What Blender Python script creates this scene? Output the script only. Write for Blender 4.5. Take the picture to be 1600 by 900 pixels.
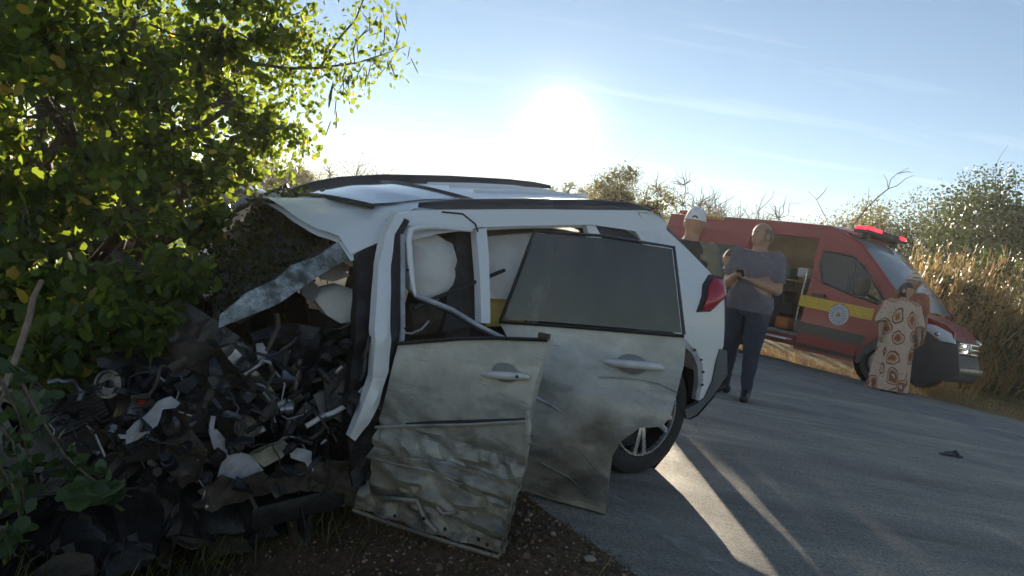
import bpy, bmesh, math, random, time
import numpy as np
from mathutils import Vector, Matrix, noise as mn
from mathutils.geometry import delaunay_2d_cdt
T0 = time.time()
for o in list(bpy.data.objects): bpy.data.objects.remove(o, do_unlink=True)
SC = bpy.context.scene; COL = SC.collection
A = np.array
rad = math.radians

# ------------------------------------------------------------------ camera
FPX, PITCH, ROLL, CH = 1150.0, rad(2.35), rad(10.08), 1.06
_F = A([0, math.cos(PITCH), -math.sin(PITCH)]); _R = A([1., 0, 0]); _U = np.cross(_R, _F)
CR = math.cos(ROLL)*_R + math.sin(ROLL)*_U
CU = -math.sin(ROLL)*_R + math.cos(ROLL)*_U
CO = A([0, 0, CH])
cd = bpy.data.cameras.new('camera'); cd.sensor_width = 36.0; cd.lens = FPX*36/1600
cd.clip_start = .05; cd.clip_end = 2000
cam = bpy.data.objects.new('camera', cd); COL.objects.link(cam)
cam.matrix_world = Matrix(((CR[0], CU[0], -_F[0], 0), (CR[1], CU[1], -_F[1], 0), (CR[2], CU[2], -_F[2], CH), (0, 0, 0, 1)))
SC.camera = cam
def ray(px, py):
    d = (px-800)*CR - (py-450)*CU + FPX*_F
    return d/np.linalg.norm(d)
def at(px, py, depth):                       # point on the pixel's ray at a given y distance
    d = ray(px, py); return CO + d*(depth/d[1])

# ------------------------------------------------------------------ sky and sun
SUN = ray(873, 188); SEL = math.asin(SUN[2]); SAZ = math.atan2(SUN[0], SUN[1])
SKY_STRENGTH, SUN_STRENGTH, EXPOSURE = .060, 5.0, 1.45
W = bpy.data.worlds.new('World'); SC.world = W; W.use_nodes = True
nt = W.node_tree; nt.nodes.clear()
sky = nt.nodes.new('ShaderNodeTexSky'); sky.sky_type = 'NISHITA'; sky.sun_disc = False
sky.sun_elevation = SEL; sky.sun_rotation = SAZ; sky.altitude = 700; sky.air_density = 1.0; sky.dust_density = 0.0; sky.ozone_density = 1.0
bg = nt.nodes.new('ShaderNodeBackground'); bg.inputs[1].default_value = SKY_STRENGTH
tn_ = nt.nodes.new('ShaderNodeMix'); tn_.data_type = 'RGBA'; tn_.blend_type = 'MULTIPLY'; tn_.inputs[0].default_value = 1; tn_.inputs[7].default_value = (1, .955, .965, 1)   # multiply filter makes the sky colour less cyan
nt.links.new(sky.outputs[0], tn_.inputs[6]); nt.links.new(tn_.outputs[2], bg.inputs[0])
# bright aureole of thin haze round the sun
tc = nt.nodes.new('ShaderNodeTexCoord'); nrm = nt.nodes.new('ShaderNodeVectorMath'); nrm.operation = 'NORMALIZE'
nt.links.new(tc.outputs['Generated'], nrm.inputs[0])
dot = nt.nodes.new('ShaderNodeVectorMath'); dot.operation = 'DOT_PRODUCT'; dot.inputs[1].default_value = tuple(SUN)
nt.links.new(nrm.outputs[0], dot.inputs[0])
def mth(op, a, b=None):
    n = nt.nodes.new('ShaderNodeMath'); n.operation = op
    for i, q in enumerate((a, b)):
        if q is None: continue
        if isinstance(q, (int, float)): n.inputs[i].default_value = q
        else: nt.links.new(q, n.inputs[i])
    return n.outputs[0]
om = mth('SUBTRACT', 1.0, dot.outputs['Value'])
def lobe(deg, amp):                         # amp * exp(-(theta/deg)^2)
    return mth('MULTIPLY', mth('EXPONENT', mth('MULTIPLY', om, -2/(rad(deg)**2))), amp)
AURA = mth('ADD', mth('ADD', lobe(1.0, 9.0), lobe(3.0, .14)), lobe(8, .02))
bg2 = nt.nodes.new('ShaderNodeBackground'); bg2.inputs[0].default_value = (1, .86, .60, 1)
nt.links.new(AURA, bg2.inputs[1])
# faint streaks of high cirrus, laid out on a plane far overhead
sep = nt.nodes.new('ShaderNodeSeparateXYZ'); nt.links.new(nrm.outputs[0], sep.inputs[0]); zz = mth('MAXIMUM', mth('ADD', sep.outputs[2], .06), .03)
cmb = nt.nodes.new('ShaderNodeCombineXYZ'); nt.links.new(mth('DIVIDE', sep.outputs[0], zz), cmb.inputs[0]); nt.links.new(mth('DIVIDE', sep.outputs[1], zz), cmb.inputs[1])
cmap = nt.nodes.new('ShaderNodeMapping'); cmap.inputs['Rotation'].default_value = (0, 0, rad(35)); cmap.inputs['Scale'].default_value = (.28, 1.5, 1); nt.links.new(cmb.outputs[0], cmap.inputs[0])
cn = nt.nodes.new('ShaderNodeTexNoise'); cn.inputs['Scale'].default_value = 1.6; cn.inputs['Detail'].default_value = 7; cn.inputs['Roughness'].default_value = .6; nt.links.new(cmap.outputs[0], cn.inputs['Vector'])
cr_ = nt.nodes.new('ShaderNodeMapRange'); cr_.inputs['From Min'].default_value = .54; cr_.inputs['From Max'].default_value = .80; cr_.inputs['To Max'].default_value = .085; nt.links.new(cn.outputs['Fac'], cr_.inputs['Value'])
bg3 = nt.nodes.new('ShaderNodeBackground'); bg3.inputs[0].default_value = (1, .97, .93, 1); nt.links.new(cr_.outputs[0], bg3.inputs[1])
ads = nt.nodes.new('ShaderNodeAddShader'); wo = nt.nodes.new('ShaderNodeOutputWorld')
nt.links.new(bg.outputs[0], ads.inputs[0]); nt.links.new(bg2.outputs[0], ads.inputs[1]); ads2 = nt.nodes.new('ShaderNodeAddShader'); nt.links.new(ads.outputs[0], ads2.inputs[0]); nt.links.new(bg3.outputs[0], ads2.inputs[1]); nt.links.new(ads2.outputs[0], wo.inputs[0])
sl = bpy.data.lights.new('sun', 'SUN'); sl.energy = SUN_STRENGTH; sl.angle = rad(.53); sl.color = (1, .86, .66)
so = bpy.data.objects.new('sun', sl); COL.objects.link(so)
so.rotation_euler = Vector(SUN).to_track_quat('Z', 'Y').to_euler(); so.location = (0, 30, 20)
SC.view_settings.view_transform = 'Standard'; SC.view_settings.look = 'None'
SC.view_settings.gamma = 1; SC.view_settings.use_curve_mapping = False; SC.view_settings.exposure = EXPOSURE
SC.render.engine = 'CYCLES'
SC.cycles.max_bounces = 8; SC.cycles.transparent_max_bounces = 16

# ------------------------------------------------------------------ helpers: objects
I4 = Matrix.Identity(4)
def prop(o, label=None, cat=None, group=None, kind=None):
    for k, q in (('label', label), ('category', cat), ('group', group), ('kind', kind)):
        if q: o[k] = q
    return o
def thing(name, loc, label, cat, group=None):
    o = bpy.data.objects.new(name, None); COL.objects.link(o); o.location = tuple(loc); o.empty_display_size = .1
    o['wm'] = 1
    del o['wm']
    WM[o.name] = Matrix.Translation(Vector(tuple(loc)))
    return prop(o, label, cat, group)
WM = {}
def attach(o, parent):
    if parent is not None:
        o.parent = parent; o.matrix_parent_inverse = WM.get(parent.name, I4).inverted()
    return o
def link(name, me, mat, parent=None, smooth=35):
    o = bpy.data.objects.new(name, me); COL.objects.link(o)
    if mat is not None and not me.materials:
        for m in (mat if isinstance(mat, (list, tuple)) else [mat]): me.materials.append(m)
    if smooth is not None:
        me.shade_smooth()
        if smooth < 180: 
            try: me.set_sharp_from_angle(angle=rad(smooth))
            except Exception: pass
    return attach(o, parent)
def mk(name, vs, fs, mat, parent=None, smooth=35, fix=True):
    me = bpy.data.meshes.new(name); me.from_pydata([tuple(map(float, p)) for p in vs], [], [tuple(map(int, f)) for f in fs])
    if fix:
        bm = bmesh.new(); bm.from_mesh(me); bmesh.ops.recalc_face_normals(bm, faces=bm.faces); bm.to_mesh(me); bm.free()
    me.update()
    return link(name, me, mat, parent, smooth)
def rot(y, p=0, r=0):
    cy, sy = math.cos(y), math.sin(y); Z = A([[cy, -sy, 0], [sy, cy, 0], [0, 0, 1.]])
    cp, sp = math.cos(p), math.sin(p); Y = A([[cp, 0, sp], [0, 1, 0], [-sp, 0, cp]])
    cr, sr = math.cos(r), math.sin(r); X = A([[1, 0, 0], [0, cr, -sr], [0, sr, cr]])
    return Z@Y@X
def nz(p, s=1., o=0.):
    return mn.noise(Vector((p[0]*s+o, p[1]*s+o*1.7, (p[2] if len(p) > 2 else 0)*s-o)))

# a bag of geometry that ends as one mesh
class Bag:
    def __init__(s): s.v = []; s.f = []; s.m = []
    def add(s, vs, fs, mi=0):
        n = len(s.v); s.v += [tuple(p) for p in vs]; s.f += [tuple(i+n for i in f) for f in fs]; s.m += [mi]*len(fs); return s
    def box(s, c, h, Rm=None, mi=0, bev=0, taper=None):
        bm = bmesh.new(); bmesh.ops.create_cube(bm, size=2)
        for v in bm.verts:
            k = A(v.co)*A(h)
            if taper is not None and v.co.z > 0: k[0] *= taper[0]; k[1] *= taper[1]
            v.co = k
        if bev: bmesh.ops.bevel(bm, geom=bm.edges[:], offset=bev, segments=2, affect='EDGES', profile=.6)
        Rm = np.eye(3) if Rm is None else Rm
        bm.verts.ensure_lookup_table(); bm.verts.index_update()
        s.add([A(c)+Rm@A(v.co) for v in bm.verts], [[v.index for v in f.verts] for f in bm.faces], mi); bm.free(); return s
    def tube(s, pts, r, seg=6, mi=0, closed=False):
        P = [A(p, float) for p in pts]; n = len(P)
        if not hasattr(r, '__len__'): r = [r]*n
        vs = []; up = None
        for i in range(n):
            t = P[(i+1) % n if closed else min(i+1, n-1)]-P[i-1 if (i > 0 or closed) else 0]; t = t/(np.linalg.norm(t)+1e-9)
            if up is None:
                up = A([0, 0, 1.]) if abs(t[2]) < .9 else A([1., 0, 0])
            a = np.cross(t, up); a /= np.linalg.norm(a)+1e-9; b = np.cross(a, t); up = b
            for k in range(seg):
                q = 2*math.pi*k/seg; vs.append(P[i]+r[i]*(math.cos(q)*a+math.sin(q)*b))
        fs = []
        for i in range(n if closed else n-1):
            j = (i+1) % n
            for k in range(seg): fs.append((i*seg+k, i*seg+(k+1) % seg, j*seg+(k+1) % seg, j*seg+k))
        if not closed: fs += [tuple(range(seg))[::-1], tuple((n-1)*seg+k for k in range(seg))]
        return s.add(vs, fs, mi)
    def lathe(s, prof, seg, o, ax, mi=0, e1=None):       # prof: (radius, height along ax)
        ax = A(ax, float); ax /= np.linalg.norm(ax)
        if e1 is None: e1 = np.cross(ax, A([0, 0, 1.]) if abs(ax[2]) < .9 else A([1., 0, 0]))
        e1 = e1/np.linalg.norm(e1); e2 = np.cross(ax, e1); vs = []; fs = []
        for r, h in prof:
            for k in range(seg):
                q = 2*math.pi*k/seg; vs.append(A(o)+h*ax+r*(math.cos(q)*e1+math.sin(q)*e2))
        for i in range(len(prof)-1):
            for k in range(seg): fs.append((i*seg+k, i*seg+(k+1) % seg, (i+1)*seg+(k+1) % seg, (i+1)*seg+k))
        return s.add(vs, fs, mi)
    def ell(s, c, h, Rm=None, mi=0, nu=12, nv=8, fn=None):
        Rm = np.eye(3) if Rm is None else Rm; vs = []; fs = []
        for j in range(nv+1):
            th = math.pi*j/nv
            for i in range(nu):
                ph = 2*math.pi*i/nu; d = A([math.sin(th)*math.cos(ph), math.sin(th)*math.sin(ph), math.cos(th)])
                q = d*A(h)
                if fn: q = fn(d, q)
                vs.append(A(c)+Rm@q)
        for j in range(nv):
            for i in range(nu): fs.append((j*nu+i, (j+1)*nu+i, (j+1)*nu+(i+1) % nu, j*nu+(i+1) % nu))
        return s.add(vs, fs, mi)
    def build(s, name, mat, parent=None, smooth=35, fix=True):
        me = bpy.data.meshes.new(name); me.from_pydata([tuple(map(float, p)) for p in s.v], [], s.f)
        bm = bmesh.new(); bm.from_mesh(me); bmesh.ops.remove_doubles(bm, verts=bm.verts, dist=1e-5)
        me2 = me
        if fix: bmesh.ops.recalc_face_normals(bm, faces=bm.faces)
        if isinstance(mat, (list, tuple)) and len(bm.faces) == len(s.m):
            bm.faces.ensure_lookup_table()
            for f, m in zip(bm.faces, s.m): f.material_index = m
        bm.to_mesh(me2); bm.free(); me2.update()
        return link(name, me2, mat, parent, smooth)

# ------------------------------------------------------------------ helpers: shaped sheets cut to an outline
def inpoly(p, P):
    c = False; n = len(P); j = n-1
    for i in range(n):
        if (P[i][1] > p[1]) != (P[j][1] > p[1]) and p[0] < (P[j][0]-P[i][0])*(p[1]-P[i][1])/(P[j][1]-P[i][1])+P[i][0]: c = not c
        j = i
    return c
def bdist(p, P):
    b = 1e9; n = len(P)
    for i in range(n):
        a = P[i]; d = P[(i+1) % n]-a; t = np.clip(((p-a)@d)/(d@d+1e-12), 0, 1); b = min(b, np.linalg.norm(p-a-t*d))
    return b
def tess(P, L, seed=0):
    P = [A(p, float) for p in P]; B = []
    for i in range(len(P)):
        a, b = P[i], P[(i+1) % len(P)]; n = max(1, int(round(np.linalg.norm(b-a)/L)))
        B += [a+(b-a)*k/n for k in range(n)]
    lo, hi = np.min(B, 0), np.max(B, 0); rnd = random.Random(seed); I = []
    y = lo[1]; row = 0
    while y < hi[1]:
        x = lo[0]+(row % 2)*L*.5
        while x < hi[0]:
            q = A([x+rnd.uniform(-.15, .15)*L, y+rnd.uniform(-.15, .15)*L])
            if inpoly(q, B) and bdist(q, B) > .45*L: I.append(q)
            x += L
        y += L*.87; row += 1
    vs = [Vector((q[0], q[1])) for q in B+I]; n = len(B)
    r = delaunay_2d_cdt(vs, [(i, (i+1) % n) for i in range(n)], [], 1, 1e-6)
    return [A([q.x, q.y]) for q in r[0]], [tuple(f) for f in r[2]], B
class Plane:
    def __init__(s, p0, ea, eb): s.p0 = A(p0, float); s.ea = A(ea, float); s.eb = A(eb, float); s.n = np.cross(s.ea, s.eb); s.n /= np.linalg.norm(s.n)
    def un(s, px, py, off=0):
        d = ray(px, py); p0 = s.p0+off*s.n; q = CO+d*((p0-CO)@s.n)/(d@s.n)-p0; return A([q@s.ea, q@s.eb])
    def mp(s, a, b, o=0): return s.p0+a*s.ea+b*s.eb+o*s.n
class Side:                                   # body side: lateral position is a function of height
    def __init__(s, Rm, T, Yf): s.R = A(Rm); s.T = A(T); s.Y = Yf
    def un(s, px, py, off=0):
        Ri = s.R.T if abs(np.linalg.det(s.R)) > .5 else None
        o = Ri@(CO-s.T); d = Ri@ray(px, py)
        g = lambda t: (o+t*d)[1]-(s.Y((o+t*d)[2])+off)
        t0 = .3; step = .05; prev = g(t0); t = t0
        while t < 40:
            t += step; c = g(t)
            if prev > 0 and c <= 0: break
            prev = c
        a, b = t-step, t
        for _ in range(30):
            m = (a+b)/2
            if g(m) > 0: a = m
            else: b = m
        p = o+b*d; return A([p[0], p[2]])
    def mp(s, a, b, o=0): return s.R@A([a, s.Y(b)+o, b])+s.T
    def w(s, x, y, z): return s.R@A([x, y, z])+s.T
def sheet(name, surf, P2, mat, parent=None, off=0., thick=.012, L=.06, rel=None, smooth=40, edge=False, seed=0):
    vs, ts, B = tess(P2, L, seed); n = len(vs)
    h = [ (rel(q[0], q[1], bdist(q, B)) if edge else rel(q[0], q[1])) if rel else 0. for q in vs]
    F = [surf.mp(q[0], q[1], off+k) for q, k in zip(vs, h)]
    fs = list(ts)
    if thick:
        K = [surf.mp(q[0], q[1], off+(k if not edge else -k*.6)-thick) for q, k in zip(vs, h)]
        cnt = {}
        for t in ts:
            for i in range(3):
                e = (t[i], t[(i+1) % 3]); cnt[tuple(sorted(e))] = cnt.get(tuple(sorted(e)), []) + [e]
        fs += [(t[2]+n, t[1]+n, t[0]+n) for t in ts]
        fs += [(e[0][1], e[0][0], e[0][0]+n, e[0][1]+n) for e in cnt.values() if len(e) == 1]
        F = F+K
    return mk(name, F, fs, mat, parent, smooth)
def pxs(surf, pts, off=0.): return [surf.un(x, y, off) for x, y in pts]
def panel(name, surf, pts, mat, parent=None, off=0., **k):
    return sheet(name, surf, pxs(surf, pts, off), mat, parent, off=off, **k)
def crump(name, C, n, amp, seed, mat, parent=None, fr=6., thick=.006, smooth=25):  # crumpled plate between four corners
    C = [A(c, float) for c in C]; nrm_ = np.cross(C[1]-C[0], C[3]-C[0]); nrm_ /= np.linalg.norm(nrm_)+1e-9
    vs = []; nx, ny = n
    for j in range(ny+1):
        for i in range(nx+1):
            s, t = i/nx, j/ny; p = (C[0]*(1-s)+C[1]*s)*(1-t)+(C[3]*(1-s)+C[2]*s)*t
            q = mn.noise_vector(Vector(p*fr)+Vector((seed, seed*2.3, -seed))); w = abs(nz(p, fr*.6, seed+9))*2-.5
            vs.append(p+A(q)*amp*.6+nrm_*w*amp)
    m = len(vs); fs = []
    for j in range(ny):
        for i in range(nx):
            a = j*(nx+1)+i; fs.append((a, a+1, a+nx+2, a+nx+1))
    vs2 = vs+[p-nrm_*thick for p in vs]; fs2 = fs+[tuple(i+m for i in f[::-1]) for f in fs]
    for i in range(nx): fs2 += [(i, i+1, i+1+m, i+m), (ny*(nx+1)+i, ny*(nx+1)+i+1, ny*(nx+1)+i+1+m, ny*(nx+1)+i+m)]
    for j in range(ny): a = j*(nx+1); b = a+nx+1; fs2 += [(a, b, b+m, a+m), (a+nx, b+nx, b+nx+m, a+nx+m)]
    return mk(name, vs2, fs2, mat, parent, smooth)

# ------------------------------------------------------------------ materials
def newmat(name):
    m = bpy.data.materials.new(name); m.use_nodes = True; t = m.node_tree; b = t.nodes['Principled BSDF']; return m, t, b
def node(t, kind, **k):
    n = t.nodes.new(kind)
    for a, q in k.items():
        if a in n.inputs.keys() if hasattr(n.inputs, 'keys') else False: n.inputs[a].default_value = q
        else: setattr(n, a, q)
    return n
def noi(t, scale, detail=4, rough=.6, vec=None, dist=0.):
    n = t.nodes.new('ShaderNodeTexNoise'); n.inputs['Scale'].default_value = scale; n.inputs['Detail'].default_value = detail
    n.inputs['Roughness'].default_value = rough; n.inputs['Distortion'].default_value = dist
    if vec is None:
        c = t.nodes.new('ShaderNodeTexCoord'); vec = c.outputs['Object']
    t.links.new(vec, n.inputs['Vector']); return n.outputs['Fac']
def ramp(t, fac, stops, interp='LINEAR'):
    r = t.nodes.new('ShaderNodeValToRGB'); e = r.color_ramp.elements; r.color_ramp.interpolation = interp
    while len(e) < len(stops): e.new(.5)
    for q, (p, c) in zip(e, stops): q.position = p; q.color = (*c, 1) if len(c) == 3 else c
    t.links.new(fac, r.inputs[0]); return r.outputs[0]
def mixc(t, f, a, b, mode='MIX'):
    m = t.nodes.new('ShaderNodeMix'); m.data_type = 'RGBA'; m.blend_type = mode
    for s, q in ((m.inputs[0], f), (m.inputs[6], a), (m.inputs[7], b)):
        if isinstance(q, (int, float)): s.default_value = q
        elif isinstance(q, tuple): s.default_value = (*q, 1)
        else: t.links.new(q, s)
    return m.outputs[2]
def bump(t, b, h, strength=.3, dist=.01):
    n = t.nodes.new('ShaderNodeBump'); n.inputs['Strength'].default_value = strength; n.inputs['Distance'].default_value = dist
    t.links.new(h, n.inputs['Height']); t.links.new(n.outputs[0], b.inputs['Normal'])
def stretch(t, sc, rotz=0.):
    c = t.nodes.new('ShaderNodeTexCoord'); m = t.nodes.new('ShaderNodeMapping'); m.inputs['Scale'].default_value = sc; m.inputs['Rotation'].default_value = (0, 0, rotz)
    t.links.new(c.outputs['Object'], m.inputs[0]); return m.outputs[0]
def M(name, col, rough=.5, metal=0., var=.2, scale=9., bmp=0., bs=60., coat=0., spec=.5, tr=0.):
    m, t, b = newmat(name); c = A(col)
    if var: t.links.new(ramp(t, noi(t, scale, 5), [(.3, tuple(c*(1-var))), (.7, tuple(np.minimum(c*(1+var), 1)))]), b.inputs['Base Color'])
    else: b.inputs['Base Color'].default_value = (*col, 1)
    b.inputs['Metallic'].default_value = metal; b.inputs['Coat Weight'].default_value = coat; b.inputs['Specular IOR Level'].default_value = spec
    t.links.new(ramp(t, noi(t, scale*2.3, 4), [(.3, (rough*.8,)*3), (.7, (min(1, rough*1.2),)*3)]), b.inputs['Roughness'])
    if tr: b.inputs['Transmission Weight'].default_value = tr
    if bmp: bump(t, b, noi(t, bs, 4), bmp, .01)
    return m
def paint(name, col, dirt, scuff, zlo=-.4, zhi=.8):
    # car paint with mud that thickens towards the sills and black scuffs
    m, t, b = newmat(name); g = t.nodes.new('ShaderNodeNewGeometry'); sx = t.nodes.new('ShaderNodeSeparateXYZ'); t.links.new(g.outputs['Position'], sx.inputs[0])
    mr = t.nodes.new('ShaderNodeMapRange'); mr.inputs['From Min'].default_value = zlo; mr.inputs['From Max'].default_value = zhi
    mr.inputs['To Min'].default_value = 1; mr.inputs['To Max'].default_value = 0; t.links.new(sx.outputs[2], mr.inputs['Value'])
    n1 = noi(t, 3.2, 12, .68); a = t.nodes.new('ShaderNodeMath'); a.operation = 'MULTIPLY_ADD'; t.links.new(mr.outputs[0], a.inputs[0]); a.inputs[1].default_value = .75; t.links.new(n1, a.inputs[2])
    f = ramp(t, a.outputs[0], [(.55, (0, 0, 0)), (1.05, (dirt,)*3)])
    col1 = mixc(t, f, col, (.20, .18, .14))
    n2 = noi(t, 3.2, 7, .66, stretch(t, (1, 1, 2.6)), .35)
    f2 = t.nodes.new('ShaderNodeMath'); f2.operation = 'MULTIPLY'; t.links.new(ramp(t, n2, [(.49, (0, 0, 0)), (.54, (scuff*.6,)*3), (.62, (min(1, scuff*1.3),)*3)]), f2.inputs[0]); t.links.new(mr.outputs[0], f2.inputs[1])
    col2 = mixc(t, f2.outputs[0], col1, (.02, .02, .022))
    n3 = noi(t, 26, 5, .7, stretch(t, (.35, .35, 4.5)), .2); col2 = mixc(t, ramp(t, n3, [(.60, (0, 0, 0)), (.70, (scuff*.5,)*3)]), col2, (.06, .055, .05))
    t.links.new(col2, b.inputs['Base Color']); b.inputs['Coat Weight'].default_value = .3; b.inputs['Coat Roughness'].default_value = .12
    t.links.new(ramp(t, noi(t, 14, 5), [(.3, (.3,)*3), (.75, (.55,)*3)]), b.inputs['Roughness'])
    bump(t, b, noi(t, 16, 5), .12, .01)
    return m
def glassy(name, col, alpha_mix, rough=.05):
    m, t, b = newmat(name); b.inputs['Base Color'].default_value = (*col, 1); b.inputs['Roughness'].default_value = rough; b.inputs['Specular IOR Level'].default_value = .6
    tr = t.nodes.new('ShaderNodeBsdfTransparent'); tr.inputs[0].default_value = (.8, .85, .84, 1); mx = t.nodes.new('ShaderNodeMixShader'); mx.inputs[0].default_value = alpha_mix
    t.links.new(tr.outputs[0], mx.inputs[1]); t.links.new(b.outputs[0], mx.inputs[2]); t.links.new(mx.outputs[0], t.nodes['Material Output'].inputs[0])
    return m
def leafmat(name, lo, hi, trc, trw=.5, yellow=None):
    m, t, b = newmat(name); at_ = t.nodes.new('ShaderNodeAttribute'); at_.attribute_name = 'tint'
    st = [(0., lo), (.8, hi)] + ([(.972, hi), (.985, yellow)] if yellow else [])
    c = ramp(t, at_.outputs['Fac'], st); t.links.new(c, b.inputs['Base Color']); b.inputs['Roughness'].default_value = .42; b.inputs['Specular IOR Level'].default_value = .35
    tl = t.nodes.new('ShaderNodeBsdfTranslucent')
    st2 = [(0., tuple(A(trc)*.6)), (.8, trc)] + ([(.972, trc), (.985, tuple(A(yellow)*1.6))] if yellow else [])
    t.links.new(ramp(t, at_.outputs['Fac'], st2), tl.inputs[0])
    mx = t.nodes.new('ShaderNodeMixShader'); mx.inputs[0].default_value = trw
    t.links.new(b.outputs[0], mx.inputs[1]); t.links.new(tl.outputs[0], mx.inputs[2]); t.links.new(mx.outputs[0], t.nodes['Material Output'].inputs[0])
    return m

# ================================================================== ground and road
EU = A([.857, .515]); EV = A([.515, -.857]); U0, U1 = 1.93, 12.15
def uv(x, y): return EU[0]*x+EU[1]*y, EV[0]*x+EV[1]*y
def xy(u, v): return EU[0]*u+EV[0]*v, EU[1]*u+EV[1]*v
def ss(t): t = min(1, max(0, t)); return t*t*(3-2*t)
def gz(x, y):
    u, v = uv(x, y); z = 0.
    if u < U0: z = -.43*ss((U0-.05-u)/1.55)
    if u > U1: z = -.10*ss((u-U1)/.5)+.22*ss((u-U1-2.2)/3.)+.004*max(0, u-17)
    k = min(1, max(0, (U0-u)/.35)) if u < (U0+U1)/2 else min(1, max(0, (u-U1)/.35))
    z += k*(.045*nz((x, y), 1.3, 3.)+.022*nz((x, y), 4.1, 7.)+.010*nz((x, y), 13., 1.))
    if U0-.02 < u < U1+.02: z -= .03
    return z
def spaced(segs):
    out = []
    for a, b, n in segs: out += list(np.linspace(a, b, n, endpoint=False))
    return out+[segs[-1][1]]
us = spaced([(-160, -20, 12), (-20, -3, 22), (-3, 2.05, 100), (2.05, 12.0, 8), (12.0, 15, 40), (15, 30, 20), (30, 260, 20)])
vs_ = spaced([(-260, -40, 20), (-40, -8, 40), (-8, 1.5, 120), (1.5, 14, 50), (14, 120, 20)])
vv = []
for v in vs_:
    for u in us:
        x, y = xy(u, v); vv.append((x, y, gz(x, y)))
nu = len(us); ff = [(j*nu+i, j*nu+i+1, (j+1)*nu+i+1, (j+1)*nu+i) for j in range(len(vs_)-1) for i in range(nu-1)]
m, t, b = newmat('verge_soil')
g = t.nodes.new('ShaderNodeNewGeometry'); dp = t.nodes.new('ShaderNodeVectorMath'); dp.operation = 'DOT_PRODUCT'; dp.inputs[1].default_value = (EU[0], EU[1], 0)
t.links.new(g.outputs['Position'], dp.inputs[0])
wob = t.nodes.new('ShaderNodeMath'); wob.operation = 'MULTIPLY_ADD'; t.links.new(noi(t, 2.2, 5), wob.inputs[0]); wob.inputs[1].default_value = 1.6; t.links.new(dp.outputs['Value'], wob.inputs[2])
def band(a, c):
    mr = t.nodes.new('ShaderNodeMapRange'); mr.inputs['From Min'].default_value = a; mr.inputs['From Max'].default_value = c; t.links.new(wob.outputs[0], mr.inputs['Value']); return mr.outputs[0]
soil = ramp(t, noi(t, 30, 8, .7), [(.3, (.045, .028, .018)), (.5, (.12, .075, .045)), (.72, (.23, .16, .10))])
dark = ramp(t, noi(t, 18, 8, .7), [(.3, (.02, .018, .012)), (.55, (.05, .042, .025)), (.75, (.10, .085, .05))])
dry = ramp(t, noi(t, 6, 8, .7), [(.3, (.20, .11, .055)), (.5, (.34, .21, .11)), (.72, (.46, .33, .19))])
straw = ramp(t, noi(t, 3, 8, .7), [(.3, (.10, .085, .03)), (.5, (.20, .16, .07)), (.72, (.34, .27, .13))])
c1 = mixc(t, band(1.2, 2.3), dark, soil); c2 = mixc(t, band(8., 9.), c1, dry); c3 = mixc(t, band(14.2, 15.5), c2, straw)
t.links.new(c3, b.inputs['Base Color']); b.inputs['Roughness'].default_value = .9; b.inputs['Specular IOR Level'].default_value = .2
bump(t, b, noi(t, 70, 6, .75), .8, .012)
prop(mk('ground', vv, ff, m, None, 180), kind='structure')

# asphalt: aggregate, dusty patches, tyre bands, cracks
m, t, b = newmat('asphalt')
ag = ramp(t, noi(t, 190, 3, .7), [(.30, (.12, .115, .105)), (.5, (.29, .275, .245)), (.72, (.56, .52, .45))])
wear = noi(t, 1.1, 6, .65, stretch(t, (1, 1, 1), rad(59)))
vecb = stretch(t, (1, 1, 1)); mp = t.nodes.new('ShaderNodeMapping'); mp.vector_type = 'POINT'
mp.inputs['Rotation'].default_value = (0, 0, rad(59)); mp.inputs['Scale'].default_value = (.16, 2.4, 1); cc = t.nodes.new('ShaderNodeTexCoord'); t.links.new(cc.outputs['Object'], mp.inputs[0])
st = noi(t, 1.0, 6, .7, mp.outputs[0])
ag = mixc(t, .8, ag, ramp(t, noi(t, 55, 4, .75), [(.33, (.42, .42, .42)), (.5, (1, 1, 1)), (.68, (1.45, 1.42, 1.36))]), 'MULTIPLY')
c = mixc(t, 1.0, ag, ramp(t, wear, [(.3, (.72, .72, .74)), (.7, (1.25, 1.2, 1.12))]), 'MULTIPLY')
c = mixc(t, .85, c, ramp(t, st, [(.32, (.55, .55, .56)), (.5, (1, 1, 1)), (.66, (1.5, 1.47, 1.4))]), 'MULTIPLY')
t.links.new(c, b.inputs['Base Color']); b.inputs['Specular IOR Level'].default_value = .45
t.links.new(ramp(t, noi(t, 3, 6), [(.3, (.62,)*3), (.7, (.82,)*3)]), b.inputs['Roughness'])
bump(t, b, noi(t, 75, 6, .85), 1., .012)
ASPH = m
def strip(name, ua, ub, va, vb, z, mat, jit=.0, step=.12, nu_=2, seed=0, drop=0.):
    vs = []; nv = max(2, int((vb-va)/step)); ns = nu_
    for j in range(nv+1):
        v = va+(vb-va)*j/nv
        for i in range(ns+1):
            u = ua+(ub-ua)*i/ns; zz = z
            if i in (0, ns): u += jit*(nz((v, seed), 2.1, seed)+.6*nz((v, seed), 9., seed+4)); zz -= drop
            x, y = xy(u, v); vs.append((x, y, zz))
    fs = [(j*(ns+1)+i, j*(ns+1)+i+1, (j+1)*(ns+1)+i+1, (j+1)*(ns+1)+i) for j in range(nv) for i in range(ns)]
    return mk(name, vs, fs, mat, None, 180, fix=False)
vs = []; 
edges_u = [U0-.14, U0, U0+.3]+list(np.linspace(2.6, U1-.4, 8))+[U1, U1+.12]
vr = spaced([(-160, -20, 40), (-20, 12, 300), (12, 90, 30)])
for v in vr:
    for i, u in enumerate(edges_u):
        k = i in (0, 1, len(edges_u)-1, len(edges_u)-2)
        if k: u = u+.09*nz((v, 1.), 1.4, 2.)+.045*nz((v, 3.), 8., 5.)
        x, y = xy(u, v); vs.append((x, y, -.05 if i in (0, len(edges_u)-1) else .004))
k = len(edges_u)
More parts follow.
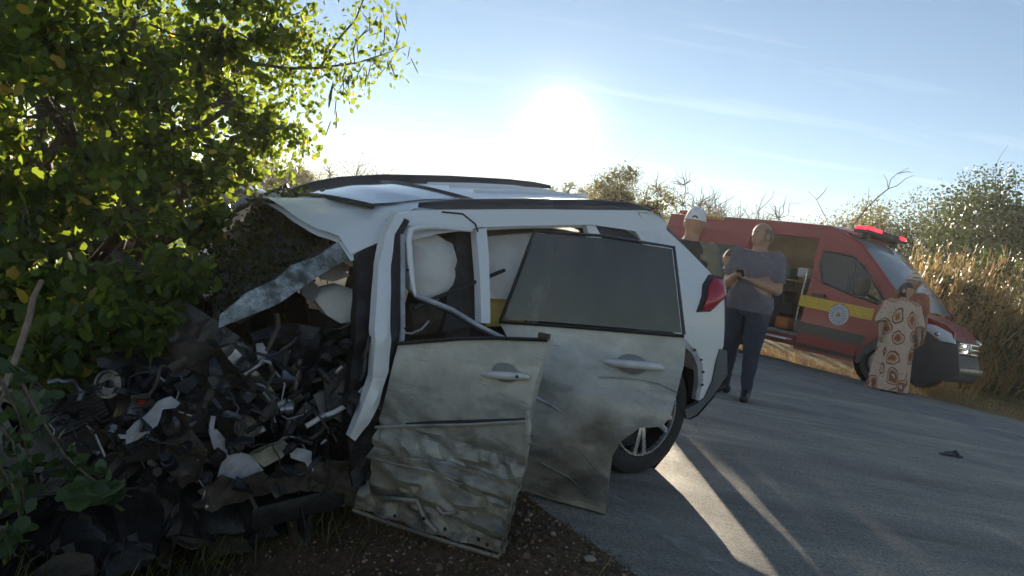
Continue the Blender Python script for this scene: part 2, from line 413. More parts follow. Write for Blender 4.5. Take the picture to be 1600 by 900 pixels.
prop(mk('road', vs, [(j*k+i, j*k+i+1, (j+1)*k+i+1, (j+1)*k+i) for j in range(len(vr)-1) for i in range(k-1)], ASPH, None, 180, fix=False), kind='structure')
# worn paint lines on the road
m, t, b = newmat('worn_line_paint')
b.inputs['Base Color'].default_value = (.42, .41, .38, 1); b.inputs['Roughness'].default_value = .7
tr = t.nodes.new('ShaderNodeBsdfTransparent'); mx = t.nodes.new('ShaderNodeMixShader')
t.links.new(ramp(t, noi(t, 9, 8, .75), [(.42, (0, 0, 0)), (.62, (.62,)*3)]), mx.inputs[0]); t.links.new(tr.outputs[0], mx.inputs[1]); t.links.new(b.outputs[0], mx.inputs[2]); t.links.new(mx.outputs[0], t.nodes['Material Output'].inputs[0])
LINE = m
prop(strip('edge_line', U0+.33, U0+.47, -60, 12, .008, LINE, .012, seed=2), kind='structure')
prop(strip('edge_line', U1-.95, U1-.80, -60, 20, .008, LINE, .012, seed=5), kind='structure')
m2, t, b = newmat('chalky_dust')
b.inputs['Base Color'].default_value = (.33, .33, .34, 1); b.inputs['Roughness'].default_value = .9
tr = t.nodes.new('ShaderNodeBsdfTransparent'); mx = t.nodes.new('ShaderNodeMixShader')
t.links.new(ramp(t, noi(t, 1.6, 7, .7, mp and stretch(t, (1, 1, 1))), [(.40, (0, 0, 0)), (.66, (.60,)*3)]), mx.inputs[0]); t.links.new(tr.outputs[0], mx.inputs[1]); t.links.new(b.outputs[0], mx.inputs[2]); t.links.new(mx.outputs[0], t.nodes['Material Output'].inputs[0])
prop(strip('road_dust', U1-2.6, U1-1.1, -14, 9, .0065, m2, .25, seed=7), kind='structure')

# ================================================================== crashed white SUV
unitv = lambda a: a/(np.linalg.norm(a)+1e-9)
RC = rot(rad(217.5), rad(10.66), 0); TC = A([-.66, 3.96, -.22])
def Yc(z):
    if z < .95: return .90-.035*max(0, (.55-z)/.55)**2 if z > 0 else .87
    return .90-.27*(z-.95)/.55
CS = Side(RC, TC, Yc); cw = CS.w
WHITE = paint('white_paint', (.74, .76, .78), .55, .5, -.35, .45)
WHITE_CLEAN = paint('white_roof_paint', (.76, .78, .80), .12, .0, -1.5, -.5)
DOORP = paint('muddy_white_paint', (.56, .56, .53), 1., 1., -.30, .95)
INNER = M('primer_white_metal', (.36, .37, .41), .45, .1, .35, 18, .3)
BLACKP = M('black_plastic', (.018, .018, .02), .45, 0, .3, 12, .15)
RUBBER = M('tyre_rubber', (.022, .022, .023), .75, 0, .3, 25, .3, 90)
DARKM = M('burnt_dark_metal', (.022, .022, .024), .45, .5, .5, 14, .4)
GREYM = M('grey_metal', (.22, .22, .23), .35, .85, .35, 14, .2)
RUSTM = M('muddy_metal', (.060, .048, .038), .7, .2, .5, 16, .5)
AIRB = M('airbag_cloth', (.62, .60, .57), .85, 0, .12, 7, .35, 30)
BEIGE = M('beige_trim', (.33, .31, .27), .8, 0, .2, 10, .3)
YELT = M('yellow_trim', (.50, .34, .10), .8, 0, .2, 10)
SEATM = M('dark_seat_cloth', (.035, .033, .035), .85, 0, .3, 30, .3)
BROWNM = M('brown_mat', (.045, .034, .024), .9, 0, .5, 12, .6)
TINT = glassy('tinted_glass', (.035, .032, .030), .86, .06)
t = TINT.node_tree; b = t.nodes['Principled BSDF']; t.links.new(ramp(t, noi(t, 4, 9, .7, stretch(t, (1, 1, .45))), [(.35, (.018, .017, .016)), (.55, (.05, .046, .042)), (.75, (.13, .12, .105))]), b.inputs['Base Color']); t.links.new(ramp(t, noi(t, 9, 8, .7), [(.4, (.04,)*3), (.7, (.30,)*3)]), b.inputs['Roughness'])
CLEARG = glassy('clear_glass', (.10, .12, .12), .35, .04)
REDL = M('red_lamp_plastic', (.42, .025, .04), .18, 0, .15, 20, 0, coat=.6)
ALLOY = M('alloy_silver', (.55, .55, .57), .28, .9, .1, 20)
REDP = M('red_cap_plastic', (.38, .03, .015), .5)
m, t, b = newmat('shattered_windscreen')
vo = t.nodes.new('ShaderNodeTexVoronoi'); vo.inputs['Scale'].default_value = 75; c_ = t.nodes.new('ShaderNodeTexCoord'); t.links.new(c_.outputs['Object'], vo.inputs['Vector'])
cr = ramp(t, vo.outputs['Distance'], [(.1, (.36, .41, .44)), (.5, (.09, .11, .12))])
t.links.new(mixc(t, ramp(t, noi(t, 5, 6), [(.40, (0, 0, 0)), (.62, (.9,)*3)]), cr, (.035, .037, .024)), b.inputs['Base Color']); b.inputs['Roughness'].default_value = .3
bump(t, b, vo.outputs['Distance'], .7, .01); SHATTER = m

base = cw(-.3, 0, 0); base[2] = -.05
SUV = thing('crashed_suv', base, 'white SUV with crushed front and hanging side doors at the road edge', 'car')

# roof rails measured from the picture on the two cantrail planes
def on_y(px, py, y):
    o = RC.T@(CO-TC); d = RC.T@ray(px, py); tt = (y-o[1])/d[1]; return o+tt*d
near_top = [(657, 319), (707, 314), (817, 312), (927, 314), (985, 318), (1012, 327)]
far_top = [(450, 299), (480, 287), (530, 278), (600, 274), (700, 276), (790, 281), (835, 286), (858, 291)]
NR = [on_y(x, y, .62) for x, y in near_top]; FR = [on_y(x, y, -.60) for x, y in far_top]
def interp(P, x):
    P = sorted(P, key=lambda p: p[0]); return float(np.interp(x, [p[0] for p in P], [p[2] for p in P]))
zN = lambda x: interp(NR, x)-.035; zF = lambda x: interp(FR, x)-.05
XF, XR = .33, -1.50
rv = []; nx_, ny_ = 40, 18
def roofz(x, y):
    s = (y+.60)/1.22; z = zF(x)*(1-s)+zN(x)*s+.035*(1-(2*s-1)**2)
    if x < -1.2: z -= .10*((-1.2-x)/.5)**2
    return z
for j in range(nx_+1):
    x = XF+(XR-XF)*j/nx_
    for i in range(ny_+1):
        y = -.66+1.33*i/ny_; xx = x+.10*(1-(y/.66)**2)*(1-j/nx_)
        e = max(0, abs(y)-.58)/.08; d_ = 0
        if y > -.1 and j < 9: d_ = -.10*((9-j)/9)**1.6*ss((y+.1)/.6)+.02*nz((x, y), 6, 2)   # buckled near front corner
        rv.append(cw(xx, y, roofz(x, y)-.05*e*e+d_))
n1 = ny_+1
rf = [(j*n1+i, j*n1+i+1, (j+1)*n1+i+1, (j+1)*n1+i) for j in range(nx_) for i in range(ny_)]
roof = mk('roof', rv+[p-RC@A([0, 0, .03]) for p in rv], rf+[tuple(k+len(rv) for k in f[::-1]) for f in rf], WHITE_CLEAN, SUV, 40)
def roofpatch(name, x0, x1, y0, y1, dz, mat, par):
    q = [cw(x0+(x1-x0)*j/14+.08*(1-((y0+(y1-y0)*i/10)/.66)**2), y0+(y1-y0)*i/10, roofz(x0+(x1-x0)*j/14, y0+(y1-y0)*i/10)+dz) for j in range(15) for i in range(11)]
    return mk(name, q, [(j*11+i, j*11+i+1, (j+1)*11+i+1, (j+1)*11+i) for j in range(14) for i in range(10)], mat, par, 60)
roofpatch('sunroof_glass', .10, -.42, -.46, .44, .008, glassy('sunroof_glass', (.20, .25, .33), .97, .08), roof)
for xa in (.11, -.43):
    Bag().tube([cw(xa+.08*(1-(y/.66)**2), y, roofz(xa, y)+.006) for y in np.linspace(-.5, .50, 14)], .013, 5).build('roof_seam', BLACKP, roof)
for yy in (-.30, -.05, .2):
    Bag().tube([cw(x, yy, roofz(x, yy)+.001) for x in np.linspace(-.6, -1.55, 10)], .012, 5).build('roof_rib', WHITE_CLEAN, roof)
def rail(P, y, s):
    P = sorted(P, key=lambda p: -p[0]); X = np.linspace(P[0][0], P[-1][0], 26); g = Bag(); vs = []; n = len(X)
    for k, x in enumerate(X):
        z = interp(P, x); e = min(1, min(k, n-1-k)/3.); h = .012+.032*e; w = .022
        for a, c in ((-w, -h), (w, -h), (w, .0), (w*.5, .012), (-w*.5, .012), (-w, 0)): vs.append(cw(x, y+a, z+c-.004))
    fs = [(k*6+i, k*6+(i+1) % 6, (k+1)*6+(i+1) % 6, (k+1)*6+i) for k in range(n-1) for i in range(6)]+[tuple(range(6)), tuple((n-1)*6+i for i in range(6))]
    return mk('roof_rail', vs, fs, M('roof_rail_black', (.035, .035, .038), .35), SUV, 50)
rail(NR, .62, 1); rail(FR, -.60, -1)
# shark fin aerial
fb = on_y(905, 302, .0); fz = roofz(fb[0], 0)
mk('shark_fin', [cw(fb[0]+.11, 0, fz-.01), cw(fb[0]-.06, .035, fz-.01), cw(fb[0]-.06, -.035, fz-.01), cw(fb[0]-.05, .008, fz+.062), cw(fb[0]-.05, -.008, fz+.062), cw(fb[0]+.0, 0, fz+.05)],
   [(0, 1, 3, 5), (0, 5, 4, 2), (1, 2, 4, 3), (3, 4, 5), (0, 2, 1)], WHITE_CLEAN, SUV, 20)
# roof front flap, torn and folded down over the screen
fl = [(449, 303), (470, 297), (545, 317), (600, 324), (657, 322), (628, 334), (600, 346), (572, 356), (547, 368), (515, 352), (480, 330)]
zpl = Plane(cw(.30, .1, 1.42), RC@A([1., 0, 0]), RC@A([0, 1., 0]))
def flapm(px):
    return None
pf = [on_y(449, 303, -.56), on_y(500, 299, -.42), on_y(560, 315, -.02), on_y(610, 321, .35), on_y(660, 321, .60)]
pm = [on_y(462, 318, -.45), on_y(505, 320, -.20), on_y(550, 330, .10), on_y(592, 332, .40), on_y(632, 332, .62)]
pl = [on_y(470, 326, -.40), on_y(505, 346, -.10), on_y(546, 369, .25), on_y(575, 356, .48), on_y(618, 338, .63)]
rows = [pf, pm, pl]; G = []
for a in np.linspace(0, 2, 13):
    i0 = min(1, int(a)); f_ = a-i0
    for c in np.linspace(0, 4, 25):
        k = min(3, int(c)); h_ = c-k; p = (rows[i0][k]*(1-h_)+rows[i0][k+1]*h_)*(1-f_)+(rows[i0+1][k]*(1-h_)+rows[i0+1][k+1]*h_)*f_
        G.append(cw(*(p+A([0, 0, .012*nz(p, 7, 4)]))))
gf = [(j*25+i, j*25+i+1, (j+1)*25+i+1, (j+1)*25+i) for j in range(12) for i in range(24)]
mk('roof_front_flap', G+[p-RC@A([.004, 0, .012]) for p in G], gf+[tuple(k+len(G) for k in f[::-1]) for f in gf], paint('scraped_roof_paint', (.62, .68, .66), .5, .0, -.5, 1.2), SUV, 50)
Bag().tube([cw(*(p+A([.01, 0, -.012]))) for p in pl], [.012, .014, .016, .014, .012], 6).build('header_edge', BLACKP, SUV)

# near side: cantrail, pillars, quarter
cant = panel('cantrail', CS, [(624, 334), (659, 328), (817, 327), (1011, 329), (1030, 337), (1042, 350), (1041, 360), (993, 361), (923, 351), (822, 353), (751, 355), (732, 358), (680, 353), (630, 353)], WHITE_CLEAN, SUV, off=.0, thick=.04, L=.05)
Bag().tube([CS.mp(*CS.un(x, y), .004) for x, y in ((690, 331), (722, 334), (742, 350), (746, 362))], .004, 5).build('torn_trim_wire', BLACKP, cant)
apil = panel('a_pillar', CS, [(620, 331), (632, 340), (617, 366), (611, 414), (610, 517), (607, 580), (592, 630), (577, 662), (556, 690), (548, 684), (566, 640), (583, 590), (585, 517), (592, 414), (602, 366)], WHITE, SUV, off=.03, thick=.05, L=.035, edge=True, rel=lambda a, b, d: .016*min(1, d/.03)+.010*nz((a, b), 11, 2))
panel('pillar_seal', CS, [(632, 341), (640, 345), (630, 366), (626, 480), (610, 600), (600, 640), (590, 640), (606, 590), (611, 517), (612, 414), (618, 366)], BLACKP, SUV, off=.012, thick=.03, L=.05)
hs = panel('hinge_strip', CS, [(627, 366), (633, 366), (633, 480), (619, 590), (612, 592), (627, 480)], INNER, SUV, off=.03, thick=.012, L=.04)
for y in (420, 488, 510, 540): 
    p = CS.mp(*CS.un(629 if y < 480 else 629-(y-480)*.13, y), .045); Bag().ell(p, (.006,)*3, nu=6, nv=4).build('rivet', DARKM, hs)
panel('b_pillar', CS, [(744, 358), (760, 356), (764, 400), (766, 505), (752, 505), (750, 430)], WHITE_CLEAN, SUV, off=-.01, thick=.05, L=.05)
panel('b_pillar_trim', CS, [(712, 362), (744, 360), (752, 505), (690, 520), (700, 450), (714, 410)], SEATM, SUV, off=-.10, thick=.06, L=.06)
panel('c_pillar', CS, [(916, 352), (930, 352), (938, 366), (950, 400), (935, 400), (922, 368)], WHITE_CLEAN, SUV, off=-.012, thick=.04, L=.05)
panel('quarter_glass', CS, [(930, 352), (974, 357), (1003, 377), (1015, 400), (945, 400)], TINT, SUV, off=-.014, thick=.008, L=.08)
quart = panel('quarter_panel', CS, [(993, 361), (1041, 359), (1075, 390), (1108, 424), (1128, 450), (1129, 500), (1128, 540), (1115, 595), (1098, 632), (1092, 625), (1097, 592), (1095, 570), (1086, 549), (1068, 530), (1020, 500), (1000, 440), (1018, 400)], WHITE, SUV, off=0, thick=.03, L=.05, rel=lambda a, b: .015*math.sin(max(0, min(1, (b-.55)/.4))*3.14))
lp = [(1071, 531), (1088, 546), (1098, 570), (1099, 594), (1092, 626), (1087, 624), (1091, 594), (1090, 573), (1082, 553), (1068, 540)]
lip = panel('wheel_arch_lip', CS, lp, INNER, SUV, off=.012, thick=.03, L=.03)
for x, y in ((1081, 546), (1091, 561), (1094, 580), (1093, 600)): Bag().ell(CS.mp(*CS.un(x, y), .022), (.008,)*3, nu=6, nv=4).build('bolt_hole', BLACKP, lip)
# tail lamp wraps onto the rear face
LZ = pxs(CS, [(1112, 433), (1127, 437), (1131, 462), (1110, 482), (1093, 484), (1103, 447)])
sheet('tail_lamp', CS, LZ, REDL, SUV, off=.022, thick=.05, L=.03, edge=True, rel=lambda a, b, d: .02*min(1, d/.03))
panel('lamp_bezel', CS, [(1110, 429), (1130, 433), (1134, 464), (1110, 487), (1088, 488), (1100, 445)], BLACKP, SUV, off=.012, thick=.04, L=.04)
# rear face: hatch, spoiler, bumper
edge = pxs(CS, [(1042, 352), (1075, 390), (1108, 424), (1129, 452), (1130, 500), (1128, 540), (1115, 595)])
hv = []; 
for a, b_ in edge:
    for i in range(13):
        s = i/12; yy = Yc(b_)*(1-2*s); bul = .17*(1-abs(1-2*s)**2.6); hv.append(cw(a-bul, yy, b_))
hatch = mk('hatch', hv, [(j*13+i, j*13+i+1, (j+1)*13+i+1, (j+1)*13+i) for j in range(len(edge)-1) for i in range(12)], WHITE, SUV, 50)
gv = [cw(a-.172*(1-abs(1-2*s)**2.6)-.006, Yc(b_)*(1-2*s)*.92, b_) for a, b_ in edge[1:3] for s in np.linspace(.08, .92, 9)]
mk('rear_glass', gv, [(i, i+1, 9+i+1, 9+i) for i in range(8)], TINT, hatch, 60)
sv = []
for xx, zz in ((-1.36, 1.42), (-1.48, 1.415), (-1.55, 1.385), (-1.50, 1.355), (-1.40, 1.36)):
    for i in range(11): yy = .69-1.38*i/10; sv.append(cw(xx-.12*(1-(yy/.7)**2), yy, zz+.02*(1-(yy/.7)**2)))
mk('rear_spoiler', sv, [(j*11+i, j*11+i+1, ((j+1) % 5)*11+i+1, ((j+1) % 5)*11+i) for j in range(5) for i in range(10)], WHITE_CLEAN, SUV, 50)
bp = pxs(CS, [(1130, 545), (1137, 566), (1136, 585), (1112, 622), (1088, 648), (1074, 655)]); bv = []
lo = pxs(CS, [(1122, 545), (1118, 575), (1112, 595), (1098, 625), (1086, 632), (1072, 640)])
for (a, b_), (a2, b2) in zip(bp, lo):
    for i in range(13): s = i/12; bv.append(cw(a-.16*(1-abs(1-2*s)**3), .905*(1-2*s), b_))
n = len(bp)
mk('rear_bumper', bv, [(j*13+i, j*13+i+1, (j+1)*13+i+1, (j+1)*13+i) for j in range(n-1) for i in range(12)], BLACKP, SUV, 50)
panel('bumper_side', CS, [(1124, 545), (1136, 548), (1137, 585), (1112, 622), (1088, 648), (1074, 655), (1070, 640), (1088, 632), (1102, 622), (1114, 596)], M('grey_cladding', (.10, .11, .12), .6), SUV, off=.012, thick=.03, L=.05)
# dark wheel housing, floor, far side
Bag().lathe([(.43, -.05), (.43, -.34), (.0, -.36)], 20, cw(-1.30, .86, .34), RC@A([0, 1., 0])).build('wheel_housing', BLACKP, SUV)
Bag().box(cw(-.55, 0, .24), (1.35, .78, .05), RC, bev=.02).build('floor_pan', DARKM, SUV)
class FarSide(Side):
    def mp(s, a, b, o=0): return s.R@A([a, -s.Y(b)-o, b])+s.T
FS = FarSide(RC, TC, Yc)
far = sheet('far_side_panel', FS, [(1.0, .25), (1.0, .95), (-1.80, .98), (-1.9, .6), (-1.85, .35), (-1.65, .35), (-1.6, .6), (-1.3, .72), (-1.0, .6), (-.95, .28)], WHITE, SUV, thick=.04, L=.12)
for a in (-.27, -1.12, -1.6): sheet('far_pillar', FS, [(a+.05, .95), (a-.05, .95), (a-.06, 1.46), (a+.03, 1.46)], WHITE_CLEAN, SUV, thick=.04, L=.12)
sheet('far_cantrail', FS, [(.3, 1.38), (.3, 1.47), (-1.65, 1.42), (-1.65, 1.33)], WHITE_CLEAN, SUV, thick=.04, L=.12)
sheet('far_quarter_fill', FS, [(-1.14, .96), (-1.14, 1.38), (-1.68, 1.36), (-1.80, .97)], WHITE, SUV, thick=.03, L=.15, off=-.01)
fap = [on_y(452, 300, -.62), on_y(400, 325, -.74), on_y(333, 364, -.84)]
apf = Bag().tube([cw(*p) for p in fap], [.03, .032, .03], 8).build('far_a_pillar', WHITE_CLEAN, SUV)
Bag().tube([cw(*(p+A([.0, -.02, .035]))) for p in fap], [.016]*3, 6).build('pillar_trim', BLACKP, apf)
# rear wheel
ax = RC@A([0, 1., 0]); wc = cw(-1.30, .88, .333)
wl = Bag().lathe([(.232, -.21), (.30, -.215), (.335, -.20), (.346, -.17), (.346, -.03), (.335, .0), (.30, .012), (.255, .006), (.238, -.004), (.232, -.03)], 48, wc, ax).build('wheel', RUBBER, SUV, 40)
gr = Bag()
for k in range(60):
    q = 2*math.pi*k/60; e1 = np.cross(ax, A([0, 0, 1.])); e1 /= np.linalg.norm(e1); e2 = np.cross(ax, e1); d = math.cos(q)*e1+math.sin(q)*e2; tq = np.cross(ax, d)
    gr.box(wc+d*.345-ax*.1, (.004, .075, .006), np.stack([d, ax, tq], 1))
gr.build('tyre_tread', RUBBER, wl)
Bag().lathe([(.236, -.002), (.228, .002), (.222, -.012), (.215, -.10), (.0, -.12)], 40, wc, ax).build('rim', M('dark_alloy', (.06, .06, .065), .35, .8), wl)
e1 = np.cross(ax, A([0, 0, 1.])); e1 /= np.linalg.norm(e1); e2 = np.cross(ax, e1)
for k in range(10):
    q = 2*math.pi*((k//2)/5)+(.17 if k % 2 else -.17)+.35; d0 = 2*math.pi*((k//2)/5)+.35+(.05 if k % 2 else -.05)
    p0 = wc+.05*(math.cos(d0)*e1+math.sin(d0)*e2)-ax*.02; p1 = wc+.226*(math.cos(q)*e1+math.sin(q)*e2)-ax*.010; d = p1-p0; ln = np.linalg.norm(d); d /= ln; tq = np.cross(ax, d)
    Bag().box((p0+p1)/2, (ln/2, .014, .013), np.stack([d, tq, ax], 1), bev=.004).build('spoke', ALLOY, wl)
Bag().lathe([(.240, -.004), (.236, .010), (.226, .010), (.220, -.012)], 44, wc, ax).build('rim_flange', ALLOY, wl)
Bag().lathe([(.0, .0), (.045, -.002), (.055, -.02)], 16, wc-ax*.004, ax).build('hub_cap', ALLOY, wl)
wc2 = cw(-1.30, -.70, .333)
Bag().lathe([(.20, -.2), (.335, -.19), (.345, -.15), (.345, -.03), (.33, 0), (.2, .0), (0, -.05)], 32, wc2, ax).build('wheel', RUBBER, SUV, 40)

# ---- rear door, swung open
hp = CS.mp(*CS.un(788, 640)); aR = rad(-13); tl = rad(9)
ea = A([math.cos(aR), math.sin(aR), 0]); back = A([-ea[1], ea[0], 0]); eb = A([0, 0, 1])*math.cos(tl)+back*math.sin(tl)*.6
RD = Plane(hp, ea, eb/np.linalg.norm(eb)); RD.n = -RD.n if RD.n[1] > 0 else RD.n
def reldoor(a, b):
    z = RD.mp(a, b)[2]; r_ = .028*math.sin(max(0, min(1, (z-.08)/.62))*math.pi)
    r_ += .012*nz((a, b), 5, 11)*(1 if z < .55 else .15)+(.010*abs(nz((a+b*.8, b*3), 6, 5)) if z < .35 else 0)
    return r_
rdo = panel('rear_door', RD, [(779, 501), (860, 507), (960, 515), (1069, 524), (1071, 545), (1068, 573), (1057, 617), (1047, 652), (1034, 666), (1000, 668), (972, 688), (956, 714), (951, 754), (945, 803), (880, 785), (812, 764), (815, 700), (822, 620), (805, 550)], DOORP, SUV, off=.0, thick=.05, L=.035, rel=reldoor)
panel('window_glass', RD, [(784, 498), (836, 364), (940, 372), (1050, 389), (1065, 520), (960, 511), (860, 503)], TINT, rdo, off=-.012, thick=.006, L=.08)
fr = [(781, 502), (834, 361), (940, 368), (1053, 386), (1069, 523)]
Bag().tube([RD.mp(*RD.un(x, y), -.006) for x, y in fr], .008, 6).build('window_frame', BLACKP, rdo)
Bag().tube([RD.mp(*RD.un(x, y), .012) for x, y in ((781, 503), (860, 508), (960, 516), (1069, 525))], .009, 6).build('belt_trim', BLACKP, rdo)
def handle(surf, pts, par, o, s=1.):
    P = [surf.mp(*surf.un(x, y), o+dz) for x, y, dz in pts]
    h_ = Bag().tube(P, [.010*s, .017*s, .019*s, .019*s, .017*s, .009*s], 8).build('door_handle', DOORH, par, 60)
    return h_
DOORH = M('handle_paint', (.60, .60, .60), .35, 0, .2, 9, coat=.4)
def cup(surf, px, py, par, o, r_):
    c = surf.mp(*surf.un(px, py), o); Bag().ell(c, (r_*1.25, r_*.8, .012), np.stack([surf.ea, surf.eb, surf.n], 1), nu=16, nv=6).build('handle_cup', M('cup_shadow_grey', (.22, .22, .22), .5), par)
cup(RD, 988, 569, rdo, .026, .055)
handle(RD, [(945, 564, .026), (962, 567, .048), (985, 569, .058), (1010, 571, .058), (1030, 573, .046), (1037, 575, .028)], rdo, 0., 1.0)
Bag().tube([RD.mp(*RD.un(x, y), .022) for x, y in ((936, 588), (985, 590), (1030, 598), (1058, 612))], .005, 5).build('body_crease', DOORP, rdo)
Bag().tube([RD.mp(*RD.un(x, y), .03) for x, y in ((836, 619), (858, 630), (882, 645))], [.010, .008, .003], 6).build('torn_moulding', INNER, rdo)
for s_, pts in enumerate([[(870, 690), (905, 700), (935, 735)], [(846, 722), (890, 745), (940, 790)], [(965, 628), (985, 640), (1002, 650), (1008, 662)], [(880, 660), (900, 690)]]):
    Bag().tube([RD.mp(*RD.un(x, y), .020) for x, y in pts], [.006]*(len(pts)-1)+[.002], 5).build('dent_ridge', DOORP, rdo)
# ---- front door, torn open towards the ditch
hf = CS.mp(*CS.un(600, 640), .02); aF = rad(-27)
ea = A([math.cos(aF), math.sin(aF), 0]); FD = Plane(hf, ea, A([0, 0, 1.])); FD.n = -FD.n if FD.n[1] > 0 else FD.n
def relf(a, b):
    r_ = .018*math.sin(max(0, min(1, (b+.15)/.5))*math.pi)+.008*nz((a, b), 4, 3)
    if b < -.02: r_ += .075*abs(nz((a*.7, b*2.2), 5, 21))-.02+.035*abs(nz((a+b, b*1.5), 10, 8))+.014*abs(nz((a, b), 26, 2))
    return r_
def relf2(a, b): return .055*abs(nz((a*.8, b*2), 7, 31))+.022*nz((a, b), 14, 6)-.012
fdo = panel('front_door', FD, [(624, 537), (721, 530), (776, 529), (858, 531), (852, 552), (840, 592), (832, 630), (829, 660), (594, 666), (600, 640), (610, 606), (619, 560)], DOORP, SUV, thick=.045, L=.04, rel=relf)
panel('door_lower_skin', FD, [(594, 667), (828, 658), (829, 690), (818, 745), (790, 752), (700, 724), (640, 716), (580, 712), (584, 690)], DOORP, fdo, off=.006, thick=.02, L=.022, rel=relf, smooth=28)
panel('door_buckled_skin', FD, [(580, 710), (640, 714), (700, 722), (790, 750), (817, 747), (800, 795), (740, 792), (660, 775), (574, 756)], DOORP, fdo, off=.030, thick=.012, L=.02, rel=relf2, smooth=28)
panel('door_bottom_flange', FD, [(566, 752), (600, 752), (660, 772), (740, 790), (802, 794), (794, 830), (786, 866), (735, 851), (680, 834), (610, 811), (556, 793)], DOORP, fdo, off=.018, thick=.012, L=.02, rel=relf2, smooth=28)
panel('sill_plate', FD, [(470, 768), (500, 764), (560, 770), (600, 785), (560, 794), (510, 783)], RUSTM, fdo, off=-.02, thick=.012, L=.04, rel=relf2)
for pts, r_ in (([(560, 794), (610, 812), (680, 835), (735, 852), (786, 867)], .008), ([(600, 775), (660, 780), (672, 810), (690, 828)], .012), ([(690, 790), (700, 800), (720, 798)], .008), ([(829, 640), (832, 665), (829, 685), (834, 692)], .012), ([(818, 745), (805, 785), (797, 820), (787, 864)], .006), ([(594, 666), (640, 664), (740, 662), (828, 657)], .007), ([(582, 712), (620, 722), (680, 733), (720, 752), (800, 768)], .006)):
    Bag().tube([FD.mp(*FD.un(x, y), .032) for x, y in pts], r_, 6).build('folded_edge', DOORP, fdo)
Bag().tube([FD.mp(*FD.un(x, y), .022) for x, y in ((640, 663), (690, 660), (760, 658), (826, 656))], .010, 5).build('black_moulding', BLACKP, fdo)
Bag().tube([FD.mp(*FD.un(x, y), .012) for x, y in ((622, 537), (721, 529), (776, 528), (858, 531))], .008, 6).build('belt_trim', BLACKP, fdo)
cup(FD, 792, 582, fdo, .018, .045)
hd_ = handle(FD, [(756, 583, .018), (768, 584, .034), (785, 585, .042), (805, 586, .042), (822, 587, .036), (831, 589, .02)], fdo, 0., .8)
Bag().ell(FD.mp(*FD.un(818, 587), .055), (.006,)*3, nu=8, nv=5).build('key_hole', BLACKP, hd_)
pl_ = FD.mp(*FD.un(858, 527), .0); Bag().box(FD.mp(*FD.un(852, 525), .01), (.02, .012, .01), np.stack([FD.ea, FD.n, FD.eb], 1)).build('door_catch', RUSTM, fdo)
for x, y in ((627, 802), (672, 806), (705, 822), (757, 838), (770, 846)): Bag().ell(FD.mp(*FD.un(x, y), .045), (.008, .008, .005), np.stack([FD.ea, FD.eb, FD.n], 1), nu=8, nv=4).build('flange_hole', DARKM, fdo)
# upper sash of the front door still by the body, and the bent belt strip
sash = Bag().tube([CS.mp(*CS.un(x, y), .045) for x, y in ((641, 460), (637, 440), (633, 407), (631, 372), (634, 358), (646, 354), (672, 353), (729, 359))], [.006, .010, .013, .013, .014, .013, .012, .008], 8).build('door_sash', WHITE, SUV, 60)
bs_ = [(641, 459), (660, 467), (681, 476), (712, 497), (750, 517), (784, 535)]
p_ = [CS.mp(*CS.un(x, y), .05+.04*i) for i, (x, y) in enumerate(bs_)]
Bag().tube(p_, [.010, .012, .011, .010, .010, .008], 6).build('bent_belt_strip', INNER, sash)
Bag().tube([q+A([0, -.004, -.014]) for q in p_], .007, 5).build('belt_strip_rubber', BLACKP, sash)
Bag().tube([CS.mp(*CS.un(x, y), -.05) for x, y in ((655, 486), (690, 468), (745, 446), (798, 424))], .009, 6).build('seat_belt', BLACKP, SUV)
# airbags and cabin
puff = lambda k: (lambda a, b, d: k*math.sqrt(min(1, d/.08))+.020*nz((a, b*2.5), 7, 3)+.018*abs(nz((a*1.3+b, b), 9, 13)))
panel('curtain_airbag', CS, [(640, 370), (681, 367), (708, 381), (714, 407), (708, 445), (682, 469), (655, 467), (640, 452)], AIRB, SUV, off=-.10, thick=.04, L=.035, edge=True, rel=puff(.045))
panel('curtain_airbag', CS, [(758, 370), (850, 362), (850, 430), (826, 470), (762, 466)], AIRB, SUV, off=-.16, thick=.03, L=.045, edge=True, rel=puff(.03))
panel('yellow_trim_panel', CS, [(760, 463), (820, 463), (820, 510), (760, 510)], YELT, SUV, off=-.2, thick=.02, L=.1)
panel('side_airbag', CS, [(640, 476), (690, 470), (705, 495), (680, 520), (645, 524)], BROWNM, SUV, off=-.14, thick=.05, L=.04, edge=True, rel=puff(.04))
Bag().tube([CS.mp(*CS.un(x, y), -.07) for x, y in ((634, 523), (655, 526), (672, 519), (683, 506))], .005, 5).build('wire', INNER, SUV)
def seat(x, y, s=1):
    st = Bag(); st.box(cw(x, y, .62), (.25, .24, .09), RC, bev=.05).build('seat_cushion', SEATM, SUV)
    Rb = RC@rot(0, -rad(16)); st = Bag(); st.box(cw(x-.30, y, .93), (.08, .23, .31), Rb, bev=.05).build('seat_back', SEATM, SUV)
    Bag().box(cw(x-.40, y, 1.29), (.05, .12, .09), Rb, bev=.03).build('headrest', SEATM, SUV)
seat(.02, .38); seat(.02, -.38); seat(-.95, .35); seat(-.95, -.35)
sheet('far_curtain_airbag', FS, [(.25, .98), (.25, 1.38), (-1.5, 1.36), (-1.5, .98)], AIRB, SUV, off=-.14, thick=.03, L=.08, edge=True, rel=puff(.03))
crump('dashboard', [cw(.42, -.75, .45), cw(.30, .72, .40), cw(.26, .70, .98), cw(.50, -.72, 1.02)], (18, 12), .07, 3., SEATM, SUV, 5)
crump('cowl_panel', [cw(.85, -.8, .5), cw(.55, .75, .35), cw(.42, .70, .78), cw(.75, -.75, 1.0)], (20, 12), .09, 8., DARKM, SUV, 5)
